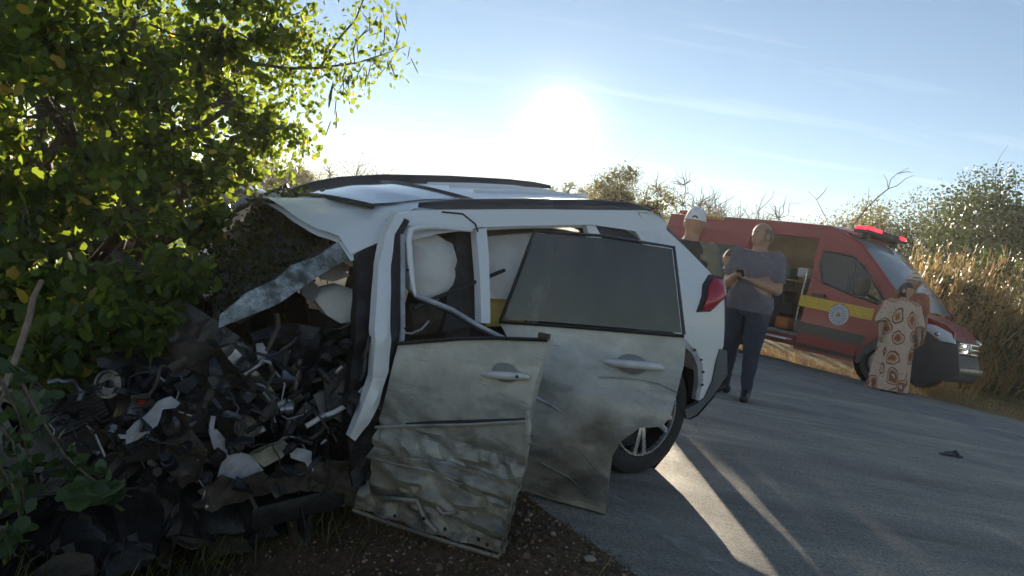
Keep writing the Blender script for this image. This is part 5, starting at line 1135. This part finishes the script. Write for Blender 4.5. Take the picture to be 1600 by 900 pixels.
blobs = [(40, 40, 3.4, 190), (210, 30, 3.6, 180), (350, 40, 3.9, 140), (430, 30, 4.2, 90), (110, 190, 3.3, 190), (270, 190, 3.6, 140), (370, 160, 3.9, 95), (420, 200, 4.1, 50), (40, 340, 3.1, 150), (190, 330, 3.2, 120), (300, 290, 3.6, 80), (372, 262, 4.0, 45), (100, 440, 2.9, 120), (225, 430, 3.0, 80), (20, 530, 2.6, 90), (320, 345, 3.5, 40), (-80, 250, 3.4, 200), (-60, 480, 3.0, 150), (150, 520, 3.2, 70), (40, 120, 5.0, 260), (200, 130, 5.2, 210), (40, 370, 4.6, 220), (230, 290, 4.9, 130), (330, 120, 5.2, 120), (175, 475, 2.7, 85), (285, 440, 2.9, 65), (85, 545, 2.5, 70), (235, 510, 2.7, 45), (-20, 250, 5.6, 260), (150, 30, 5.8, 230), (120, 330, 5.2, 190)]
def bend(a, b, n, amp, seed): 
    a, b = A(a, float), A(b, float); L_ = np.linalg.norm(b-a); return [a+(b-a)*i/n+amp*L_*math.sin(math.pi*i/n)*A([nz((i*.7, seed), 1, 1), nz((i*.7, seed), 1, 5), nz((i*.7, seed), 1, 9)]) for i in range(n+1)]
fork = tb+A([.1, -.3, .9]); Bag().tube(bend(tb-A([0, 0, .1]), fork, 5, .3, 1), [.10, .095, .09, .08, .075, .07], 9).build('trunk', BARK, TREE, 60)
P_, D_, S_2 = [], [], []; twg = Bag()
for q, (x, y, dp, r) in enumerate(blobs):
    c = at(x, y, dp); R0 = r*dp/FPX; L_ = bend(fork, c, 7, .35, q*3.3); Bag().tube(L_, np.linspace(.05, .014, 8), 6).build('branch', BARK, TREE, 60)
    for k in range(int(10+R0*16)):
        d = unit(rng.normal(size=3)); e = c+d*R0*rng.uniform(.5, 1.02); s = c+d*R0*.12; tw_ = bend(s, e, 5, .45, q*7+k*1.3); twg.tube(tw_, np.linspace(.006, .0018, 6), 4)
        m_ = int(40*R0/.5+14)
        for i in range(m_):
            f = rng.uniform(.15, 1.02); i0 = min(4, int(f*5)); p = tw_[i0]+(tw_[i0+1]-tw_[i0])*(f*5-i0); P_.append(p+rng.normal(size=3)*.022); D_.append(d*.5+rng.normal(size=3)*.7+A([0, 0, -.35])); S_2.append(rng.uniform(.028, .058))
    m_ = int(500*(R0/.5)**2)
    for i in range(m_):
        d = unit(rng.normal(size=3)); P_.append(c+d*R0*rng.uniform(.25, 1)**.6); D_.append(rng.normal(size=3)+A([0, 0, -.4])); S_2.append(rng.uniform(.024, .050))
P_, D_, S_2 = A(P_), A(D_), A(S_2)
S_2 = S_2*(1+.35*np.clip(-(P_[:, 0]/P_[:, 1]+.38)*4, -.4, 1))
# holes between clumps
cl = A([nz(p, 2.6, 4) for p in P_]); keep = cl > -.16; P_, D_, S_2 = P_[keep], D_[keep], S_2[keep]
br = twg.build('twigs', BARK, TREE, None, fix=False); br['kind'] = 'stuff'
# branch reaching out over the sky with pods
arm = [at(*p) for p in ((330, 70, 3.9), (400, 100, 4.0), (450, 107, 4.1), (500, 106, 4.15), (560, 98, 4.2), (636, 72, 4.25))]; Bag().tube(arm, [.014, .011, .009, .007, .005, .002], 6).build('branch', BARK, TREE, 60)
arm2 = [at(*p) for p in ((500, 106, 4.15), (530, 60, 4.2), (556, 30, 4.2), (575, -20, 4.2))]; Bag().tube(arm2, [.007, .006, .005, .004], 6).build('branch', BARK, TREE, 60)
arm3 = [at(*p) for p in ((360, 190, 3.95), (420, 205, 4.0), (462, 196, 4.05), (487, 226, 4.05))]; Bag().tube(arm3, [.010, .007, .004, .002], 6).build('branch', BARK, TREE, 60)
xp, xd, xs = [], [], []
podme = None
for line, n, sp in ((arm, 260, .06), (arm2, 110, .06), (arm3, 150, .05)):
    for i in range(n):
        f = rng.uniform(.25, 1)*(len(line)-1.001); i0 = int(f); p = line[i0]+(line[i0+1]-line[i0])*(f-i0)+rng.normal(size=3)*sp*A([1, .8, .9])+A([0, 0, -.02]); xp.append(p); xd.append(rng.normal(size=3)*.6+A([0, 0, -.8])); xs.append(rng.uniform(.02, .04))
for (x, y, r, n) in ((545, 130, 30, 80), (500, 80, 35, 140), (470, 150, 40, 170), (600, 25, 28, 60), (600, 90, 25, 60), (450, 60, 45, 220), (440, 260, 35, 120), (470, 212, 22, 60)):
    c = at(x, y, 4.15)
    for i in range(n): xp.append(c+rng.normal(size=3)*r*.55*4.15/FPX); xd.append(rng.normal(size=3)*.6+A([0, 0, -.8])); xs.append(rng.uniform(.02, .04))
P_ = np.concatenate([P_, xp]); D_ = np.concatenate([D_, xd]); S_2 = np.concatenate([S_2, xs])
pg_ = Bag().lathe([(.0005, 0), (.006, .02), (.0075, .07), (.006, .12), (.001, .14)], 5, (0, 0, 0), (0, 0, -1)); podme = pg_.build('seed_pod', POD, TREE, 60)
podme.matrix_world = Matrix.Translation(Vector(at(520, 130, 4.1)))
podme.matrix_parent_inverse = WM[TREE.name].inverted(); podme.location = at(520, 130, 4.1)
for i in range(46):
    src = ((530, 125), (515, 165), (545, 60), (585, 25), (590, 95), (560, 115), (612, 20), (620, 82))[i % 8]; o = podme.copy(); COL.objects.link(o)
    o.location = at(src[0]+rng.normal()*15, src[1]+rng.normal()*13, 4.15+rng.normal()*.08); o.rotation_euler = (rng.normal()*.35, rng.normal()*.35, rng.uniform(0, 6)); s = rng.uniform(.5, .9); o.scale = (s*.6, s*.6, s)
# the largest leaves are single pieces, the rest one mass
depth_ = P_[:, 1]; sc_ = S_2/depth_; big = np.argsort(-sc_)[:230]; mask = np.ones(len(P_), bool); mask[big] = False
cr_ = scatter('crown', P_[mask], D_[mask], S_2[mask], TREEL, TREE); cr_['kind'] = 'stuff'
def single(tint_, mat):
    o = scatter('leaf', [(0, 0, 0)], [(1, 0, 0)], 1., mat, None, tint=[tint_], nr=[(0, 0, 1.)]); me = o.data; bpy.data.objects.remove(o); return me
LM = [single(t_, TREEL) for t_ in (.1, .35, .6, .8, .98)]; LMD = [single(t_, DARKL) for t_ in (.1, .4, .7, .9)]
def leafobj(p, d, s, me, parent):
    o = bpy.data.objects.new('leaf', me); COL.objects.link(o); d = unit(A(d)); sd = unit(np.cross(d, rng.normal(size=3))); nn = np.cross(d, sd)*1.
    mw = Matrix(((d[0]*s, sd[0]*s, nn[0]*s, p[0]), (d[1]*s, sd[1]*s, nn[1]*s, p[1]), (d[2]*s, sd[2]*s, nn[2]*s, p[2]), (0, 0, 0, 1)))
    o.parent = parent; o.matrix_parent_inverse = WM[parent.name].inverted(); o.matrix_basis = mw; return o
for i in big: leafobj(P_[i], D_[i], S_2[i], LM[int(rng.integers(0, 5)) if rng.random() < .3 else int(rng.integers(0, 4))], TREE)
# low twigs nearest the lens, in the shade
tw0 = at(30, 640, 1.75); gb = at(10, 880, 1.75); gb[2] = gz(gb[0], gb[1])
SHR = thing('low_shrub', gb, 'low shrub with rounded grey-green leaves in front of the wreck', 'shrub')
tl_ = [[(35, 600, 1.75), (62, 650, 1.75), (100, 710, 1.72), (135, 742, 1.70), (175, 768, 1.7), (205, 776, 1.7)], [(0, 590, 1.75), (30, 650, 1.75), (45, 720, 1.75), (60, 760, 1.75)], [(100, 712, 1.72), (140, 735, 1.75), (175, 742, 1.78)], [(-20, 700, 1.6), (20, 760, 1.6), (35, 830, 1.6)], [(-20, 560, 1.9), (30, 575, 1.9), (75, 612, 1.9)], [(-30, 790, 1.5), (5, 830, 1.5), (25, 870, 1.5)], [(-20, 640, 1.7), (20, 690, 1.7), (40, 790, 1.65)]]
for q, pts in enumerate(tl_):
    L_ = [at(*p) for p in pts]; Bag().tube(L_, np.linspace(.0045, .0015, len(L_)), 5).build('stem', BARK, SHR, 60)
    for i in range(34 if q in (0, 1) else 20):
        f = rng.uniform(.1, 1)*(len(L_)-1.001); i0 = int(f); p = L_[i0]+(L_[i0+1]-L_[i0])*(f-i0)+rng.normal(size=3)*.012; leafobj(p, rng.normal(size=3)*.8+A([0, -.2, -.3]), rng.uniform(.026, .048), LMD[int(rng.integers(0, 4))], SHR)
lf_ = [at(*p) for p in ((150, 740, 1.7), (160, 772, 1.68), (130, 800, 1.66))]
for k in range(9):
    p = at(rng.uniform(135, 205), rng.uniform(755, 790), 1.68); leafobj(p, A([rng.uniform(-1, -.4), 0, rng.uniform(-.6, .1)]), rng.uniform(.05, .08), LMD[3], SHR)
Bag().tube([at(*p) for p in ((66, 438, 2.3), (52, 465, 2.3), (45, 500, 2.28), (25, 560, 2.25), (8, 600, 2.2), (-30, 700, 2.2))], [.007, .009, .010, .010, .010, .011], 6).build('dead_branch', M('pale_dead_wood', (.22, .17, .13), .9, 0, .3, 30), TREE)
# torn twigs and leaves lying over the windscreen
lb_ = on_y(430, 400, -.1); BR = thing('broken_branch', cw(*lb_), 'torn leafy branch lying across the shattered windscreen of the SUV', 'branch')
LIT = leafmat('wilting_leaf', (.045, .055, .022), (.10, .10, .035), (.14, .16, .035), .35, (.16, .08, .03))
pp, dd, szs = [], [], []
for (x, y, yy, n, r) in ((400, 345, -.5, 260, .10), (450, 345, -.25, 300, .10), (500, 365, .05, 260, .09), (380, 400, -.3, 420, .13), (430, 420, .05, 420, .12), (340, 420, -.4, 300, .13), (360, 470, .0, 260, .11), (460, 320, -.35, 160, .06), (530, 385, .25, 120, .06), (300, 450, -.2, 300, .14)):
    c = cw(*on_y(x, y, yy))+A([0, -.01, .02])
    for i in range(n): pp.append(c+rng.normal(size=3)*r*A([1, .5, .7])); dd.append(rng.normal(size=3)); szs.append(rng.uniform(.014, .034))
fo_ = scatter('foliage', pp, dd, szs, LIT, BR); fo_['kind'] = 'stuff'
for k in range(14):
    a = cw(*on_y(rng.uniform(330, 530), rng.uniform(340, 450), rng.uniform(-.4, .1)))+A([0, -.02, .03]); Bag().tube(bend(a, a+unit(rng.normal(size=3))*rng.uniform(.12, .3), 4, .3, k*2.), np.linspace(.004, .0015, 5), 4).build('twig', BARK, BR)

# ---- grass, gravel, litter
GRM = leafmat('verge_grass', (.040, .045, .014), (.12, .115, .035), (.14, .16, .03), .35, (.30, .22, .09)); DRYM = leafmat('dry_straw', (.20, .13, .05), (.46, .33, .15), (.46, .31, .12), .40)
def blades(name, n, fn, h, mat, wd=.004, lean=.5, label=None, cat=None):
    P, Dv, H = [], [], []
    while len(P) < n:
        x, y = fn(); P.append((x, y, gz(x, y)-.005)); a = rng.normal(size=2)*lean; Dv.append((a[0], a[1], 1)); H.append(rng.uniform(*h))
    o = scatter(name, P, Dv, H, mat, None, BLADE, BF, width=A([wd*rng.uniform(.6, 1.5) for _ in P])); return prop(o, label, cat, kind='stuff')
def near_xy():
    while True:
        u = rng.uniform(-2.6, 1.75); v = rng.uniform(-6, 1.2)
        if rng.random() < (1.0 if u < 1.15 else .3) and nz((u, v), 1.7, 8) > -.25: return xy(u, v)
blades('grass', 15000, near_xy, (.05, .20), GRM, .0045, .6, 'short dark grass on the near verge under the wreck', 'grass')
for q, (x, y, n) in enumerate(((372, 850, 130), (470, 870, 70), (560, 875, 60), (330, 880, 60))):
    c = CO+ray(x, y)*1.0; d = ray(x, y); p = CO+d*((CH+.38)/-d[2]); cx, cy = p[0], p[1]; PP = [(cx+rng.normal()*.05, cy+rng.normal()*.05) for _ in range(n)]
    tf = scatter('grass_tuft', [(a, b_, gz(a, b_)-.01) for a, b_ in PP], [(rng.normal()*.35, rng.normal()*.35, 1) for _ in PP], rng.uniform(.10, .26, n), GRM, None, BLADE, BF, width=.005)
    prop(tf, ['tall grass tuft growing below the torn strut tower', 'thin grass tuft under the rusty sill plate', 'thin grass tuft beneath the front door flange', 'sparse grass tuft beside the tall tuft under the wreck'][q], 'grass')
m, t, b = newmat('gravel_stone'); at_ = t.nodes.new('ShaderNodeAttribute'); at_.attribute_name = 'tint'
t.links.new(ramp(t, at_.outputs['Fac'], [(0, (.05, .03, .022)), (.4, (.14, .085, .055)), (.7, (.22, .15, .10)), (1, (.36, .30, .24))]), b.inputs['Base Color']); b.inputs['Roughness'].default_value = .85; GRV = m
OCT = A([(1, 0, 0), (0, 1, .1), (-.9, .1, 0), (0, -1, 0), (.15, .1, .75), (0, -.1, -.6)]); OF = [(0, 1, 4), (1, 2, 4), (2, 3, 4), (3, 0, 4), (1, 0, 5), (2, 1, 5), (3, 2, 5), (0, 3, 5)]
def verge_xy():
    while True:
        u = rng.uniform(.5, U0+.10); v = rng.uniform(-5, 1.5)
        if rng.random() < ss((u-.4)/1.1): return xy(u, v)
GP_ = [verge_xy() for _ in range(11000)]
prop(scatter('gravel', [(x, y, max(gz(x, y), -.5)+.001) for x, y in GP_], rng.normal(size=(len(GP_), 3))*A([1, 1, .25]), rng.uniform(.002, .011, len(GP_))*(1+(rng.random(len(GP_)) < .04)*1.4), GRV, None, OCT, OF), 'loose reddish gravel on the verge beside the road edge', 'gravel', kind='stuff')
LITM = leafmat('dead_leaf', (.06, .035, .018), (.20, .12, .05), (.20, .11, .03), .3)
LP = [near_xy() if rng.random() < .6 else verge_xy() for _ in range(1600)]
prop(scatter('leaf_litter', [(x, y, gz(x, y)+.008) for x, y in LP], rng.normal(size=(len(LP), 3))*A([1, 1, .3]), rng.uniform(.012, .035, len(LP)), LITM), 'dead brown leaves and chaff strewn over the verge', 'litter', kind='stuff')
def stone(px, py, r, label):
    d = ray(px, py); p = CO+d*(CH/-d[2]); p[2] = gz(p[0], p[1]) if uv(p[0], p[1])[0] < U0 else .004
    g = Bag().ell((0, 0, 0), (r, r*.8, r*.6), None, nu=10, nv=7, fn=lambda d_, q: q*(1+.25*nz(d_, 1.6, px))); o = mk('stone', [p+A([0, 0, r*.4])+A(v) for v in g.v], g.f, M('pale_stone', (.30, .26, .21), .85, 0, .3, 40, .5), None, 50); prop(o, label, 'stone', 'loose stones on the verge')
stone(921, 876, .022, 'pale rounded stone on the verge by the road edge'); stone(824, 768+45, .014, 'small flat pale stone on the verge under the rear door'); stone(812, 800, .010, 'tiny pale stone on the verge beside the front door flange')
# debris on the road
dp_ = gpos(1483, 713); crump('road_debris', [dp_+A([-.10, -.02, .01]), dp_+A([.10, -.05, .02]), dp_+A([.08, .05, .04]), dp_+A([-.08, .04, .02])], (6, 3), .03, 4., BLACKP, None, 14, .01); prop(bpy.data.objects['road_debris'], 'dark torn plastic scrap lying alone on the shaded asphalt', 'debris')
# dry grass on the far verge
def far_xy(): u = U1+abs(rng.normal())*1.6+.1; v = rng.uniform(-16, 8); return xy(u, v)
blades('dry_verge_grass', 9000, far_xy, (.05, .28), DRYM, .007, .5, 'short dry straw-coloured grass on the far verge', 'grass')
# tall dry stalks with seed heads
def stalks(name, n, pick, label):
    P, Dv, H = [], [], []; hp, hd, hs = [], [], []; ang = rad(10)
    for i in range(n):
        x, y = pick(); z = gz(x, y); h = rng.uniform(1.6, 3.0); d = unit(A([.16+rng.normal()*.10, rng.normal()*.10, 1.])); P.append((x, y, z)); Dv.append(d); H.append(h)
        for k in range(9):
            f = rng.uniform(.70, 1.0); hp.append(A([x, y, z])+d*h*f); hd.append(d+rng.normal(size=3)*.22); hs.append(rng.uniform(.08, .20))
        for k in range(4):
            f = rng.uniform(.05, .6); hp.append(A([x, y, z])+d*h*f); hd.append(d+rng.normal(size=3)*.45); hs.append(rng.uniform(.3, .7))
    scp = rng.random(n)
    o = scatter(name, np.concatenate([P, hp]), np.concatenate([Dv, hd]), np.concatenate([H, hs]), DRYM, None, BLADE, BF, width=np.concatenate([np.full(n, .010), np.full(len(hp), .020)]), tint=np.concatenate([scp, rng.random(len(hp))]))
    prop(o, label, 'grass', kind='stuff')
def pick1():
    px = rng.uniform(1375, 1680); d = rng.uniform(14.2, 17.5); p = at(px, 560, d); return p[0], p[1]
stalks('tall_dry_grass', 900, pick1, 'tall golden dry grass with seed heads behind the red van')
def pick2():
    px = rng.uniform(1040, 1380); d = rng.uniform(22, 29); p = at(px, 480, d); return p[0], p[1]
stalks('tall_dry_grass', 300, pick2, 'thin pale dry grass standing behind the roof of the van')
# bushes and trees beyond the road
GB = leafmat('bush_leaf', (.030, .042, .018), (.085, .105, .040), (.11, .15, .04), .30); OB = leafmat('olive_bush_leaf', (.065, .065, .03), (.16, .15, .065), (.24, .22, .07), .45); GY = leafmat('grey_twiggy_leaf', (.14, .12, .09), (.26, .22, .16), (.26, .21, .12), .4)
TWM = M('grey_twig', (.20, .17, .14), .9, 0, .3, 9)
def bush(px, top, depth, r, n, mat, lsz, label, name='bush', cat='bush', flat=.75, ntw=40, group=None, stem=.06):
    tp = at(px, top, depth); zb = gz(tp[0], tp[1]); H = tp[2]-zb; rz = min(r*flat, H*.55); c = A([tp[0], tp[1], tp[2]-rz]); root = thing(name, (tp[0], tp[1], zb), label, cat, group)
    ks = [(c+A([rng.normal()*r*.45, rng.normal()*r*.4, rng.normal()*rz*.35]), r*rng.uniform(.35, .62)) for _ in range(9)]+[(c+A([rng.normal()*r*.5, 0, -rz*rng.uniform(.5, 1.6)]), r*rng.uniform(.4, .6)) for _ in range(5)]
    tr = Bag(); 
    for k in range(4): tr.tube(bend(A([tp[0]+rng.normal()*.15*r, tp[1], zb-.05]), ks[k][0], 5, .25, k+px), np.linspace(stem, stem*.3, 6), 5)
    tr.build('trunk', BARK, root, 60)
    tg = Bag()
    for k in range(ntw):
        s, rr = ks[int(rng.integers(0, len(ks)))]; d = unit(rng.normal(size=3)+A([0, 0, .35])); tg.tube(bend(s, s+d*rr*rng.uniform(.8, 1.25), 3, .3, k+px), A([.012, .009, .006, .003])*(1 if depth < 33 else 2.2), 3)
    tg.build('twigs', TWM, root, None, fix=False)['kind'] = 'stuff'
    P, Dv = [], []
    w_ = A([k[1]**2 for k in ks]); idx = rng.choice(len(ks), n, p=w_/w_.sum()); dv = unit(rng.normal(size=(n, 3))); rad_ = rng.uniform(.1, 1.12, n)**.55
    P = A([ks[i][0] for i in idx])+dv*A([ks[i][1] for i in idx])[:, None]*rad_[:, None]*A([1, 1, flat])
    P = P[P[:, 2] > zb]; cln = A([nz(p, 1.9/ r*1.6, px) for p in P]); P = P[cln > -.20]
    q_ = np.min(np.stack([np.linalg.norm(P-k[0], axis=1)/k[1] for k in ks]), 0); sz = rng.uniform(.6, 1.3, len(P))*lsz*np.where(q_ < .7, 1.7 if ntw <= 60 else 1.2, 1.)
    scatter('crown', P, rng.normal(size=(len(P), 3))+A([0, 0, -.1]), sz, mat, root, DIA, DF)
    return root
g1 = 'bushes beyond the red van'
bush(1665, 270, 20, 2.9, 22000, GB, .075, 'dark green bush at the end of the dry grass, away from the van', group=g1); bush(1575, 285, 22, 2.6, 24000, GB, .075, 'tall dark bush behind the golden grass past the van bonnet', group=g1); bush(1490, 312, 25, 2.6, 20000, GB, .075, 'dark green bush behind the golden grass above the van bonnet', group=g1)
bush(1425, 298, 30, 2.9, 20000, OB, .075, 'olive green bush behind the windscreen light bar of the van', group=g1); bush(1355, 314, 31, 2.5, 14000, OB, .075, 'olive bush around the foot of the bare sapling', group=g1); bush(1290, 326, 32, 2.2, 9000, OB, .075, 'thin olive bush behind the cab roof of the van', group=g1)
bush(1545, 420, 16.5, 1.5, 12000, GB, .075, 'low dark bush deep inside the golden dry grass', group=g1); bush(1640, 400, 15, 1.6, 12000, GB, .075, 'low dark bush at the road end of the dry grass', group=g1)
g2 = 'pale scrub behind the van roof'
for px, top, dp, r, n, lab in ((1225, 318, 33, 2.0, 2000, 'pale scrub bush behind the open side door of the van'), (1170, 312, 34, 2.0, 2000, 'pale scrub bush behind the bald man and the van roof'), (1118, 300, 34, 1.9, 1800, 'pale twiggy scrub behind the lettering on the van roof'), (1080, 286, 33, 1.6, 1300, 'tall thin twiggy shrub behind the rear beacon of the van'), (1034, 300, 25, 1.2, 2600, 'pale scrub between the SUV roof and the van tail')):
    bush(px, top, dp, r, n*2, GY, .05, lab, ntw=160, group=g2)
g3 = 'far trees along the horizon'
for px, top, dp, r, n, mt, lab, tw_ in ((955, 276, 20.6, 1.05, 18000, OB, 'small dark round tree behind the SUV roof beside the aerial', 50), (1002, 274, 20.8, 1.1, 18000, OB, 'small dark tree between the aerial and the rear spoiler', 50), (905, 284, 38, 1.2, 1800, OB, 'small round tree right behind the shark fin aerial', 50), (850, 300, 40, 2.2, 2200, GY, 'low grey tree behind the rear of the SUV roof', 80), (650, 268, 40, 2.0, 1200, GY, 'bare grey tree above the middle of the SUV roof', 160), (585, 246, 40, 2.6, 1500, GY, 'wide bare grey tree above the front of the SUV roof', 220), (525, 262, 42, 2.0, 1300, GY, 'bare grey tree beside the round olive tree', 160), (478, 250, 37, 2.0, 4500, OB, 'round olive green tree above the front of the SUV roof', 60), (430, 246, 38, 2.0, 1800, GY, 'bare grey tree between the leafy tree and the olive tree', 160), (370, 250, 36, 2.4, 3000, GY, 'brownish tree glimpsed behind the leafy tree tips', 100), (300, 245, 34, 2.6, 3500, GY, 'brown thicket tree behind the leafy roadside tree', 100), (210, 235, 34, 2.8, 3500, OB, 'olive thicket tree behind the leafy roadside tree', 80), (100, 215, 34, 3.0, 3500, OB, 'wide olive tree far behind the leafy roadside tree', 80), (760, 305, 42, 2.6, 2200, GY, 'low grey scrub tree hidden behind the SUV roof', 80)):
    bush(px, top, dp, r, n if dp < 25 else n*4, mt, .055 if dp < 25 else .085, lab, 'far_tree', 'tree', .8, tw_, g3, .10)
# bare sapling beside the van
sb_ = at(1318, 470, 19.5); sb_[2] = gz(sb_[0], sb_[1]); SAP = thing('bare_sapling', sb_, 'bare leafless sapling sticking up behind the van cab', 'tree')
Bag().tube([sb_]+[at(*p) for p in ((1333, 352, 19.5), (1352, 328, 19.5), (1372, 308, 19.5), (1388, 295, 19.5))], [.035, .028, .022, .018, .014], 5).build('trunk', TWM, SAP)
for pts in ([(1388, 295), (1392, 280), (1402, 271), (1420, 262)], [(1388, 295), (1402, 290), (1415, 279), (1428, 274)], [(1388, 295), (1386, 282), (1380, 272)], [(1352, 328), (1357, 310), (1358, 292)], [(1310, 380), (1285, 330), (1276, 312), (1262, 298)], [(1276, 312), (1288, 300), (1292, 292)], [(1402, 271), (1418, 268), (1426, 270)]):
    Bag().tube([at(x, y, 19.5) for x, y in pts], np.linspace(.012, .004, len(pts)), 4).build('branch', TWM, SAP)
HAZE = .0008

# ================================================================== added haze volume: faint glare veil and fading distance
HZ = Bag().box((0, 40, 2.95), (300, 300, 4.75)).build('haze', None, None, None); HZ['kind'] = 'stuff'; HZ['label'] = 'thin added haze volume for a faint glare veil and fading distance'; HZ['category'] = 'haze'
m = bpy.data.materials.new('veil_haze'); m.use_nodes = True; t = m.node_tree; t.nodes.clear(); pv = t.nodes.new('ShaderNodeVolumePrincipled'); ou = t.nodes.new('ShaderNodeOutputMaterial')
pv.inputs['Color'].default_value = (.95, .94, .92, 1); pv.inputs['Density'].default_value = HAZE; pv.inputs['Anisotropy'].default_value = .5; t.links.new(pv.outputs[0], ou.inputs['Volume'])
HZ.data.materials.append(m)

print('script', round(time.time()-T0, 1), 's', len(bpy.data.objects), 'objects')
